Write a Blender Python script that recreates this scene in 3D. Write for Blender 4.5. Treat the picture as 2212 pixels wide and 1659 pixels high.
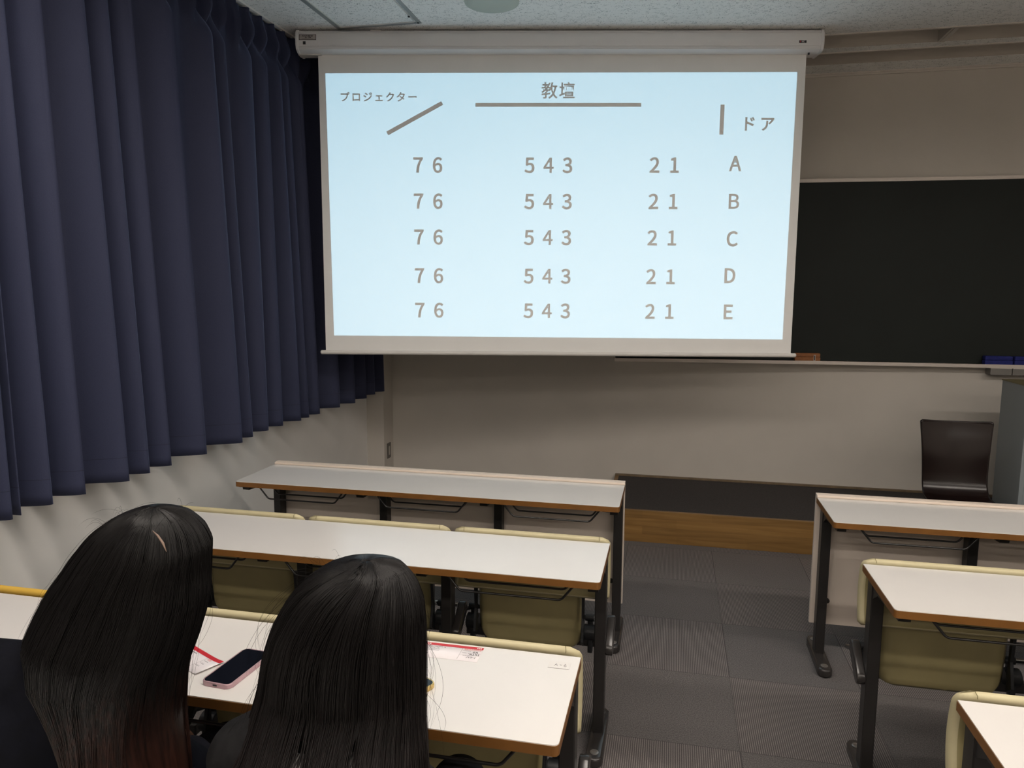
import bpy, bmesh, math, random
import numpy as np
from mathutils import Vector, Matrix, noise

for _o in list(bpy.data.objects):
    bpy.data.objects.remove(_o)
SC = bpy.context.scene
COL = SC.collection
PI = math.pi

# ------------------------------------------------------------------ camera
cam_d = bpy.data.cameras.new('camera')
cam = bpy.data.objects.new('camera', cam_d)
COL.objects.link(cam)
SC.camera = cam
cam_d.sensor_fit = 'HORIZONTAL'
cam_d.sensor_width = 36.0
cam_d.lens = 1589.12 / 2212 * 36.0
cam_d.clip_start = 0.02
cam.matrix_world = (Matrix.Translation((-0.27102, -3.95302, 1.56033)) @
                    Matrix.Rotation(0.214781, 4, 'Z') @ Matrix.Rotation(1.444521, 4, 'X') @
                    Matrix.Rotation(0.00525, 4, 'Z'))

# ------------------------------------------------------------------ view / world
SC.view_settings.view_transform = 'Standard'
SC.view_settings.look = 'None'
SC.view_settings.gamma = 1.0
SC.view_settings.use_curve_mapping = False
SC.view_settings.exposure = 0.0
SC.cycles.max_bounces = 8
SC.cycles.diffuse_bounces = 5
world = bpy.data.worlds.new('world')
SC.world = world
world.use_nodes = True
world.node_tree.nodes['Background'].inputs[0].default_value = (0.8, 0.8, 0.85, 1)
world.node_tree.nodes['Background'].inputs[1].default_value = 0.02

LAMP = 36.0          # radiance of the fluorescent diffusers
SLIDE = (0.32, 0.53, 0.65)   # light the projected slide adds on the screen fabric
LAMP_ROWS = [-2.62, -5.1, -7.6]

# ------------------------------------------------------------------ materials
def lin(c):
    return tuple(((v / 255) / 12.92 if v / 255 <= 0.04045 else ((v / 255 + 0.055) / 1.055) ** 2.4) for v in c)

class NT:
    def __init__(s, name):
        s.m = bpy.data.materials.new(name)
        s.m.use_nodes = True
        s.t = s.m.node_tree
        s.b = s.t.nodes['Principled BSDF']
    def n(s, ty, **kw):
        nd = s.t.nodes.new(ty)
        for k, v in kw.items():
            if k.startswith('i_'):
                key = k[2:]
                key = int(key) if key.isdigit() else key.replace('_', ' ')
                nd.inputs[key].default_value = v
            else:
                setattr(nd, k, v)
        return nd
    def l(s, a, b):
        s.t.links.new(a, b)
    def coord(s, scale=(1, 1, 1), which='Object'):
        tc = s.n('ShaderNodeTexCoord')
        mp = s.n('ShaderNodeMapping')
        mp.inputs['Scale'].default_value = scale
        s.l(tc.outputs[which], mp.inputs[0])
        return mp.outputs[0]
    def ramp(s, fac, stops):
        r = s.n('ShaderNodeValToRGB')
        els = r.color_ramp.elements
        els[0].position, els[0].color = stops[0][0], (*stops[0][1], 1)
        els[1].position, els[1].color = stops[-1][0], (*stops[-1][1], 1)
        for p, c in stops[1:-1]:
            e = els.new(p)
            e.color = (*c, 1)
        s.l(fac, r.inputs[0])
        return r.outputs[0]
    def math(s, op, a, b=None, clamp=False):
        m = s.n('ShaderNodeMath', operation=op)
        m.use_clamp = clamp
        for i, v in enumerate((a, b)):
            if v is None:
                continue
            if isinstance(v, (int, float)):
                m.inputs[i].default_value = v
            else:
                s.l(v, m.inputs[i])
        return m.outputs[0]
    def mix(s, fac, a, b):
        m = s.n('ShaderNodeMix', data_type='RGBA')
        for k, v in ((0, fac), (6, a), (7, b)):
            if isinstance(v, (int, float)):
                m.inputs[k].default_value = v
            elif isinstance(v, tuple):
                m.inputs[k].default_value = (*v, 1)
            else:
                s.l(v, m.inputs[k])
        return m.outputs[2]
    def bump(s, h, strength=0.3, dist=0.002):
        b = s.n('ShaderNodeBump')
        b.inputs['Strength'].default_value = strength
        b.inputs['Distance'].default_value = dist
        s.l(h, b.inputs['Height'])
        s.l(b.outputs[0], s.b.inputs['Normal'])
    def set(s, col=None, rough=0.5, metal=0.0, spec=0.5, coat=0.0):
        if col is not None:
            if isinstance(col, tuple):
                s.b.inputs['Base Color'].default_value = (*col, 1)
            else:
                s.l(col, s.b.inputs['Base Color'])
        s.b.inputs['Roughness'].default_value = rough
        s.b.inputs['Metallic'].default_value = metal
        s.b.inputs['Specular IOR Level'].default_value = spec
        s.b.inputs['Coat Weight'].default_value = coat
        return s.m

def noisy(name, col, rough=0.5, amount=0.12, scale=8.0, metal=0.0, spec=0.5, bump=0.0, bscale=60.0, bdist=0.001, coat=0.0):
    t = NT(name)
    c = t.coord()
    nz = t.n('ShaderNodeTexNoise', i_Scale=scale, i_Detail=4.0)
    t.l(c, nz.inputs['Vector'])
    lo = tuple(v * (1 - amount) for v in col)
    hi = tuple(min(1, v * (1 + amount)) for v in col)
    t.set(t.ramp(nz.outputs['Fac'], [(0.3, lo), (0.7, hi)]), rough, metal, spec, coat)
    if bump:
        n2 = t.n('ShaderNodeTexNoise', i_Scale=bscale, i_Detail=3.0)
        t.l(c, n2.inputs['Vector'])
        t.bump(n2.outputs['Fac'], bump, bdist)
    return t.m

def emit(name, col, strength, base=(0.0, 0.0, 0.0), rough=0.9, spec=0.0):
    t = NT(name)
    t.set(base, rough, 0, spec)
    t.b.inputs['Emission Color'].default_value = (*col, 1)
    t.b.inputs['Emission Strength'].default_value = strength
    return t.m

M = {}
M['wall'] = noisy('wall_plaster', (0.60, 0.565, 0.515), 0.85, 0.03, 3, spec=0.25, bump=0.12, bscale=260, bdist=0.0006)
M['wall_left'] = noisy('left_wall_paper', (0.80, 0.79, 0.765), 0.85, 0.03, 3, spec=0.25, bump=0.15, bscale=240, bdist=0.0006)
M['trim'] = noisy('painted_trim', (0.62, 0.58, 0.53), 0.5, 0.03, 6)
M['slot'] = noisy('cove_paint', (0.50, 0.46, 0.41), 0.7, 0.04, 4)

def mk_ceiling():
    t = NT('rock_wool_ceiling')
    c = t.coord((22, 46, 30))
    n1 = t.n('ShaderNodeTexNoise', i_Scale=1.6, i_Detail=2.0, i_Distortion=2.2)
    t.l(c, n1.inputs['Vector'])
    worm = t.math('LESS_THAN', t.math('ABSOLUTE', t.math('SUBTRACT', n1.outputs['Fac'], 0.5)), 0.014)
    c2 = t.coord((20, 30, 20))
    n2 = t.n('ShaderNodeTexNoise', i_Scale=1.7, i_Detail=2.0)
    t.l(c2, n2.inputs['Vector'])
    gate = t.math('GREATER_THAN', n2.outputs['Fac'], 0.55)
    c3 = t.coord((110, 150, 110))
    n3 = t.n('ShaderNodeTexNoise', i_Scale=1.0, i_Detail=1.0)
    t.l(c3, n3.inputs['Vector'])
    dots = t.math('GREATER_THAN', n3.outputs['Fac'], 0.70)
    f = t.math('MAXIMUM', t.math('MULTIPLY', worm, gate), dots, True)
    t.set(t.mix(f, (0.90, 0.90, 0.88), (0.13, 0.165, 0.165)), 0.9, 0, 0.2)
    t.bump(t.math('SUBTRACT', 1.0, f), 0.5, 0.003)
    return t.m
M['ceiling'] = mk_ceiling()

def mk_carpet():
    t = NT('carpet_tiles')
    tc = t.n('ShaderNodeTexCoord')
    sp = t.n('ShaderNodeSeparateXYZ')
    t.l(tc.outputs['Object'], sp.inputs[0])
    x, y = sp.outputs[0], sp.outputs[1]
    fx = t.math('FLOOR', t.math('MULTIPLY', x, 2.0))
    fy = t.math('FLOOR', t.math('MULTIPLY', y, 2.0))
    par = t.math('FLOORED_MODULO', t.math('ADD', fx, fy), 2.0)
    # ribs run along the room, about 7 mm apart
    rib = t.math('SINE', t.math('MULTIPLY', x, 2 * PI / 0.0072))
    ribm = t.math('GREATER_THAN', rib, 0.62)
    nn = t.n('ShaderNodeTexNoise', i_Scale=240.0, i_Detail=2.0)
    t.l(tc.outputs['Object'], nn.inputs['Vector'])
    n2 = t.n('ShaderNodeTexNoise', i_Scale=420.0, i_Detail=1.0)
    t.l(tc.outputs['Object'], n2.inputs['Vector'])
    plain = t.ramp(nn.outputs['Fac'], [(0.32, (0.055, 0.050, 0.048)), (0.68, (0.165, 0.152, 0.146))])
    dark = t.ramp(n2.outputs['Fac'], [(0.3, (0.050, 0.044, 0.043)), (0.7, (0.100, 0.088, 0.086))])
    ribc = t.mix(t.math('MULTIPLY', ribm, t.math('MULTIPLY', n2.outputs['Fac'], 1.3), True), dark, (0.32, 0.30, 0.28))
    col = t.mix(par, plain, ribc)
    # each tile has its own slight cast
    wn = t.n('ShaderNodeTexWhiteNoise', noise_dimensions='2D')
    cb = t.n('ShaderNodeCombineXYZ')
    t.l(fx, cb.inputs[0]); t.l(fy, cb.inputs[1])
    t.l(cb.outputs[0], wn.inputs['Vector'])
    tint = t.ramp(wn.outputs['Value'], [(0.0, (0.93, 0.93, 0.97)), (1.0, (1.1, 1.05, 1.04))])
    mx = t.n('ShaderNodeMix', data_type='RGBA', blend_type='MULTIPLY')
    mx.inputs[0].default_value = 1.0
    t.l(col, mx.inputs[6]); t.l(tint, mx.inputs[7])
    # seams
    def seam(v):
        f = t.math('FRACT', t.math('MULTIPLY', v, 2.0))
        e = t.math('ABSOLUTE', t.math('SUBTRACT', f, 0.5))
        return t.math('GREATER_THAN', e, 0.4965)
    sm = t.math('MAXIMUM', seam(x), seam(y))
    fin = t.mix(t.math('MULTIPLY', sm, 0.55), mx.outputs[2], (0.012, 0.012, 0.012))
    t.set(fin, 0.8, 0, 0.35)
    t.b.inputs['Sheen Weight'].default_value = 0.15
    t.bump(t.math('ADD', t.math('MULTIPLY', t.math('MULTIPLY', ribm, par), 0.6), nn.outputs['Fac']), 0.5, 0.002)
    return t.m
M['carpet'] = mk_carpet()
M['stage_carpet'] = noisy('stage_carpet', (0.062, 0.057, 0.056), 0.9, 0.35, 300, spec=0.2, bump=0.4, bscale=300, bdist=0.002)

def mk_wood(name, lo, hi, axis=(1.2, 14, 22), rough=0.4):
    t = NT(name)
    c = t.coord(axis)
    n1 = t.n('ShaderNodeTexNoise', i_Scale=2.0, i_Detail=6.0, i_Distortion=0.8)
    t.l(c, n1.inputs['Vector'])
    br = t.n('ShaderNodeTexBrick')
    br.inputs['Scale'].default_value = 1.0
    br.inputs['Brick Width'].default_value = 0.42
    br.inputs['Row Height'].default_value = 0.051
    br.inputs['Mortar Size'].default_value = 0.0
    br.inputs['Color1'].default_value = (0.8, 0.8, 0.8, 1)
    br.inputs['Color2'].default_value = (1.1, 1.1, 1.1, 1)
    tc = t.n('ShaderNodeTexCoord')
    sp = t.n('ShaderNodeSeparateXYZ'); cb = t.n('ShaderNodeCombineXYZ')
    t.l(tc.outputs['Object'], sp.inputs[0])
    t.l(sp.outputs[0], cb.inputs[0]); t.l(sp.outputs[2], cb.inputs[1])
    t.l(cb.outputs[0], br.inputs['Vector'])
    base = t.ramp(n1.outputs['Fac'], [(0.3, lo), (0.7, hi)])
    mx = t.n('ShaderNodeMix', data_type='RGBA', blend_type='MULTIPLY')
    mx.inputs[0].default_value = 1.0
    t.l(base, mx.inputs[6]); t.l(br.outputs[0], mx.inputs[7])
    t.set(mx.outputs[2], rough, 0, 0.4)
    return t.m
M['oak'] = mk_wood('stage_wood', (0.205, 0.108, 0.030), (0.31, 0.175, 0.058))
M['oak_dull'] = noisy('border_wood', (0.17, 0.12, 0.07), 0.5, 0.2, 20)

M['laminate'] = noisy('desk_laminate', (0.70, 0.68, 0.655), 0.20, 0.015, 5, spec=0.55, bump=0.06, bscale=500, bdist=0.0003)
M['edge'] = noisy('desk_edge_wood', (0.185, 0.080, 0.020), 0.38, 0.10, 14, spec=0.4)
M['lip'] = noisy('beige_lip', (0.74, 0.63, 0.54), 0.4, 0.02, 6)
M['panel'] = noisy('modesty_panel', (0.62, 0.545, 0.48), 0.45, 0.03, 5)
M['frame'] = noisy('dark_steel', (0.016, 0.0145, 0.014), 0.38, 0.10, 12, spec=0.5)
M['frame_gloss'] = noisy('dark_cast_foot', (0.026, 0.023, 0.022), 0.25, 0.10, 12, spec=0.6)
M['black_plastic'] = noisy('black_plastic', (0.012, 0.013, 0.015), 0.42, 0.1, 20)
M['black_wire'] = noisy('black_wire', (0.012, 0.011, 0.011), 0.28, 0.1, 20, spec=0.6)
M['chrome'] = noisy('chrome', (0.75, 0.77, 0.8), 0.15, 0.03, 10, metal=1.0)
M['vinyl'] = noisy('cream_vinyl', (0.53, 0.475, 0.295), 0.42, 0.05, 14, spec=0.4, bump=0.08, bscale=300, bdist=0.0004)
M['vinyl_yellow'] = noisy('mustard_vinyl', (0.66, 0.42, 0.075), 0.42, 0.05, 14, spec=0.4, bump=0.08, bscale=300, bdist=0.0004)
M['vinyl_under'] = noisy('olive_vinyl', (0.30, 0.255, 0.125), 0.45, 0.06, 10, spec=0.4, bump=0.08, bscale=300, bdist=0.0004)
M['screen_fabric'] = noisy('screen_fabric', (0.90, 0.90, 0.885), 0.85, 0.012, 6, spec=0.15)
M['housing'] = noisy('white_housing', (0.80, 0.79, 0.79), 0.32, 0.01, 5, spec=0.5)
M['white_metal'] = noisy('white_metal', (0.72, 0.70, 0.67), 0.35, 0.02, 8)
M['board'] = noisy('chalkboard_green', (0.0085, 0.0125, 0.011), 0.55, 0.12, 3, spec=0.25)
M['aluminium'] = noisy('painted_aluminium', (0.62, 0.56, 0.51), 0.38, 0.02, 8, metal=0.15)
M['alu_grey'] = noisy('hatch_aluminium', (0.30, 0.32, 0.32), 0.4, 0.05, 8, metal=0.3)
M['grey_box'] = noisy('grey_drawer', (0.20, 0.19, 0.175), 0.45, 0.04, 8)
M['blue_felt'] = noisy('blue_felt', (0.022, 0.028, 0.16), 0.85, 0.15, 60, spec=0.2)
M['brown_felt'] = noisy('orange_brown_felt', (0.30, 0.13, 0.06), 0.8, 0.1, 60, spec=0.2)
M['tag'] = noisy('pale_tag', (0.45, 0.40, 0.38), 0.5, 0.05, 30)
M['podium'] = noisy('grey_blue_laminate', (0.235, 0.27, 0.285), 0.4, 0.02, 4)
M['olive_edge'] = noisy('olive_edge', (0.20, 0.17, 0.08), 0.5, 0.05, 8)
M['plywood'] = noisy('dark_lacquered_plywood', (0.010, 0.005, 0.0045), 0.2, 0.2, 6, spec=0.4)
M['speaker'] = noisy('ceiling_speaker', (0.47, 0.52, 0.46), 0.5, 0.02, 12)
M['socket'] = noisy('socket_plate', (0.11, 0.10, 0.09), 0.4, 0.05, 20)
M['socket_in'] = noisy('socket_centre', (0.45, 0.43, 0.38), 0.4, 0.05, 20)
M['ink'] = noisy('dark_ink', (0.02, 0.02, 0.022), 0.6, 0.1, 40)
M['pencil'] = noisy('pencil_grey', (0.22, 0.20, 0.21), 0.7, 0.1, 40)
M['red_ink'] = noisy('red_ink', (0.52, 0.022, 0.035), 0.45, 0.06, 20)
M['pink_ink'] = noisy('pink_ink', (0.78, 0.38, 0.35), 0.5, 0.1, 60)
M['paper'] = noisy('ticket_paper', (0.80, 0.76, 0.78), 0.5, 0.02, 20)
M['white_ink'] = noisy('white_ink', (0.85, 0.82, 0.80), 0.5, 0.02, 20)
M['label_paper'] = noisy('label_paper', (0.69, 0.665, 0.635), 0.22, 0.02, 20)
M['glass_black'] = noisy('phone_glass', (0.004, 0.005, 0.008), 0.08, 0.1, 5, spec=0.6)
M['pink_metal'] = noisy('pink_case', (0.55, 0.36, 0.40), 0.25, 0.08, 30, metal=0.35)
M['gold'] = noisy('gold_case', (0.75, 0.55, 0.22), 0.2, 0.1, 30, metal=0.6)
M['skin'] = noisy('skin', (0.58, 0.36, 0.26), 0.5, 0.04, 12)
M['scalp'] = noisy('scalp', (0.22, 0.15, 0.115), 0.6, 0.1, 60)
M['eye'] = noisy('eye', (0.045, 0.028, 0.022), 0.2, 0.05, 20)
M['navy_cloth'] = noisy('navy_black_cloth', (0.0030, 0.0035, 0.0068), 0.9, 0.25, 40, spec=0.15, bump=0.3, bscale=90, bdist=0.003)
M['black_cloth'] = noisy('black_cloth', (0.013, 0.013, 0.014), 0.9, 0.25, 60, spec=0.15, bump=0.3, bscale=90, bdist=0.003)
M['dark_trousers'] = noisy('dark_trousers', (0.02, 0.02, 0.025), 0.9, 0.2, 40, spec=0.2)
M['shoe'] = noisy('black_shoe', (0.015, 0.014, 0.014), 0.4, 0.1, 20)
M['bolt'] = noisy('bolt_steel', (0.32, 0.30, 0.28), 0.3, 0.1, 20, metal=0.8)
M['lamp_body'] = noisy('lamp_body', (0.8, 0.8, 0.78), 0.4, 0.02, 8)
M['lamp'] = emit('fluorescent_diffuser', (1.0, 0.905, 0.81), LAMP)
M['slide'] = emit('projected_slide', SLIDE, 1.0, base=(0.90, 0.90, 0.885), rough=0.85, spec=0.15)

def mk_ribbed():
    t = NT('ribbed_grey_knit')
    c = t.coord((1, 1, 1))
    w = t.n('ShaderNodeTexWave', wave_type='BANDS', bands_direction='X', i_Scale=55.0)
    t.l(c, w.inputs['Vector'])
    t.set(t.ramp(w.outputs['Fac'], [(0.2, (0.16, 0.15, 0.15)), (0.8, (0.62, 0.58, 0.57))]), 0.9, 0, 0.1)
    return t.m
M['ribbed'] = mk_ribbed()

def mk_curtain():
    t = NT('blue_curtain_cloth')
    tc = t.n('ShaderNodeTexCoord')
    sp = t.n('ShaderNodeSeparateXYZ')
    t.l(tc.outputs['Object'], sp.inputs[0])
    nz = t.n('ShaderNodeTexNoise', i_Scale=700.0, i_Detail=2.0)
    t.l(tc.outputs['Object'], nz.inputs['Vector'])
    base = t.ramp(nz.outputs['Fac'], [(0.3, (0.026, 0.031, 0.066)), (0.7, (0.037, 0.043, 0.085))])
    z = sp.outputs[2]
    st = t.math('LESS_THAN', t.math('ABSOLUTE', t.math('SUBTRACT', z, 0.905)), 0.0012)
    t.set(t.mix(t.math('MULTIPLY', st, 0.6), base, (0.012, 0.014, 0.03)), 0.75, 0, 0.25)
    t.b.inputs['Sheen Weight'].default_value = 0.18
    t.b.inputs['Sheen Roughness'].default_value = 0.4
    t.b.inputs['Sheen Tint'].default_value = (0.5, 0.6, 1.0, 1)
    return t.m
M['curtain'] = mk_curtain()

def mk_hair(name, root, tip, z0, z1):
    t = NT(name)
    tc = t.n('ShaderNodeTexCoord')
    sp = t.n('ShaderNodeSeparateXYZ')
    t.l(tc.outputs['Object'], sp.inputs[0])
    mr = t.n('ShaderNodeMapRange')
    mr.inputs['From Min'].default_value = z0
    mr.inputs['From Max'].default_value = z1
    t.l(sp.outputs[2], mr.inputs['Value'])
    c = t.coord((160, 160, 6))
    nz = t.n('ShaderNodeTexNoise', i_Scale=1.0, i_Detail=3.0)
    t.l(c, nz.inputs['Vector'])
    f = t.math('MULTIPLY', mr.outputs[0], nz.outputs['Fac'])
    t.set(t.ramp(f, [(0.15, root), (0.6, tip)]), 0.42, 0, 0.22)
    return t.m
M['hair_brown'] = mk_hair('dark_hair_with_brown_ends', (0.0040, 0.0034, 0.0034), (0.045, 0.017, 0.012), 1.0, 0.68)
M['hair_black'] = mk_hair('black_brown_hair', (0.0048, 0.0040, 0.0040), (0.014, 0.009, 0.0085), 1.0, 0.72)

# ------------------------------------------------------------------ mesh helpers
def new_obj(name, me, mat, parent=None, label=None, smooth=False):
    o = bpy.data.objects.new(name, me)
    COL.objects.link(o)
    mats = mat if isinstance(mat, (list, tuple)) else [mat]
    for m in mats:
        me.materials.append(M[m] if isinstance(m, str) else m)
    if parent is not None:
        o.parent = parent
    if smooth:
        for p in me.polygons:
            p.use_smooth = True
    if label:
        o['label'] = label
    return o

def obj(name, bm, mat, parent=None, label=None, smooth=False, auto=False):
    bmesh.ops.recalc_face_normals(bm, faces=bm.faces)
    me = bpy.data.meshes.new(name)
    bm.to_mesh(me)
    bm.free()
    o = new_obj(name, me, mat, parent, label, smooth)
    if auto:
        for p in me.polygons:
            p.use_smooth = True
        me.set_sharp_from_angle(angle=math.radians(35))
    return o

def empty(name, loc, label, cat, group=None, rotz=0.0):
    o = bpy.data.objects.new(name, None)
    COL.objects.link(o)
    o.location = loc
    o.rotation_euler = (0, 0, rotz)
    o.empty_display_size = 0.1
    o['label'] = label
    o['category'] = cat
    if group:
        o['group'] = group
    return o

def tag(o, label, cat, group=None):
    o['label'] = label
    o['category'] = cat
    if group:
        o['group'] = group
    return o

def struct(o):
    o['kind'] = 'structure'
    return o

def B():
    return bmesh.new()

def box(bm, x0, x1, y0, y1, z0, z1, r=0.0, seg=2, mi=0):
    g = bmesh.ops.create_cube(bm, size=1.0)
    vs = g['verts']
    for v in vs:
        v.co = Vector(((x0 + x1) / 2 + v.co.x * (x1 - x0), (y0 + y1) / 2 + v.co.y * (y1 - y0), (z0 + z1) / 2 + v.co.z * (z1 - z0)))
    fs = list({f for v in vs for f in v.link_faces})
    if mi:
        for f in fs:
            f.material_index = mi
    if r > 0:
        es = list({e for v in vs for e in v.link_edges})
        bmesh.ops.bevel(bm, geom=es, offset=r, segments=seg, affect='EDGES', profile=0.5)
    return bm

def prism(bm, pts, axis, a, b, r=0.0, seg=2):
    """extrude a 2D outline along an axis from a to b. axis x: pts are (y,z); y: (x,z); z: (x,y)"""
    def P(p, t):
        if axis == 'x':
            return (t, p[0], p[1])
        if axis == 'y':
            return (p[0], t, p[1])
        return (p[0], p[1], t)
    v0 = [bm.verts.new(P(p, a)) for p in pts]
    v1 = [bm.verts.new(P(p, b)) for p in pts]
    n = len(pts)
    f0 = bm.faces.new(v0)
    f1 = bm.faces.new(v1[::-1])
    for i in range(n):
        bm.faces.new((v0[i], v0[(i + 1) % n], v1[(i + 1) % n], v1[i]))
    if r > 0:
        es = list(f0.edges) + list(f1.edges)
        bmesh.ops.bevel(bm, geom=es, offset=r, segments=seg, affect='EDGES', profile=0.5)
    return bm

def rrect(x0, x1, y0, y1, r, n=6, corners=(1, 1, 1, 1)):
    pts = []
    for k, (cx, cy, a0) in enumerate(((x1, y1, 0), (x0, y1, 90), (x0, y0, 180), (x1, y0, 270))):
        sx = -1 if cx == x1 else 1
        sy = -1 if cy == y1 else 1
        if not corners[k] or r <= 0:
            pts.append((cx, cy))
            continue
        for i in range(n + 1):
            a = math.radians(a0 + 90 * i / n)
            pts.append((cx + sx * r + r * math.cos(a), cy + sy * r + r * math.sin(a)))
    return pts

def tube(bm, pts, r, n=8, caps=True, closed=False):
    pts = [Vector(p) for p in pts]
    rings = []
    N = len(pts)
    up = None
    for i, p in enumerate(pts):
        a = pts[i - 1] if (i > 0 or closed) else p
        b = pts[(i + 1) % N] if (i < N - 1 or closed) else p
        t = (b - a).normalized()
        if up is None:
            up = Vector((0, 0, 1)) if abs(t.z) < 0.9 else Vector((0, 1, 0))
        s = t.cross(up).normalized()
        up = s.cross(t).normalized()
        rr = r[i] if isinstance(r, (list, tuple)) else r
        rings.append([bm.verts.new(p + (s * math.cos(2 * PI * k / n) + up * math.sin(2 * PI * k / n)) * rr) for k in range(n)])
    M_ = N if closed else N - 1
    for i in range(M_):
        A, Bq = rings[i], rings[(i + 1) % N]
        for k in range(n):
            bm.faces.new((A[k], A[(k + 1) % n], Bq[(k + 1) % n], Bq[k]))
    if caps and not closed:
        bm.faces.new(rings[0][::-1])
        bm.faces.new(rings[-1])
    return bm

def fillet(pts, r, n=5):
    pts = [Vector(p) for p in pts]
    out = [pts[0]]
    for i in range(1, len(pts) - 1):
        a, b, c = pts[i - 1], pts[i], pts[i + 1]
        d1 = (a - b).normalized(); d2 = (c - b).normalized()
        rr = min(r, (a - b).length * 0.45, (c - b).length * 0.45)
        p0 = b + d1 * rr; p1 = b + d2 * rr
        for k in range(n + 1):
            t = k / n
            out.append(p0 * (1 - t) ** 2 + b * 2 * t * (1 - t) + p1 * t * t)
    out.append(pts[-1])
    return out

def disc(bm, c, r, h, axis='z', n=24, dome=0.0):
    """short cylinder from c along axis by h"""
    a = Vector(c)
    d = {'x': Vector((1, 0, 0)), 'y': Vector((0, 1, 0)), 'z': Vector((0, 0, 1))}[axis]
    if dome:
        return tube(bm, [a, a + d * h * 0.75, a + d * h * 0.93, a + d * h], [r, r, r * 0.88, r * 0.6], n)
    return tube(bm, [a, a + d * h], r, n)

def grid_mesh(name, P, mat, parent=None, label=None, smooth=True, closed_u=False):
    """P: array rows x cols x 3"""
    P = np.asarray(P, float)
    nr, nc = P.shape[:2]
    me = bpy.data.meshes.new(name)
    faces = []
    cc = nc if closed_u else nc - 1
    for i in range(nr - 1):
        for j in range(cc):
            faces.append((i * nc + j, i * nc + (j + 1) % nc, (i + 1) * nc + (j + 1) % nc, (i + 1) * nc + j))
    me.from_pydata(P.reshape(-1, 3).tolist(), [], faces)
    return new_obj(name, me, mat, parent, label, smooth)

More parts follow.
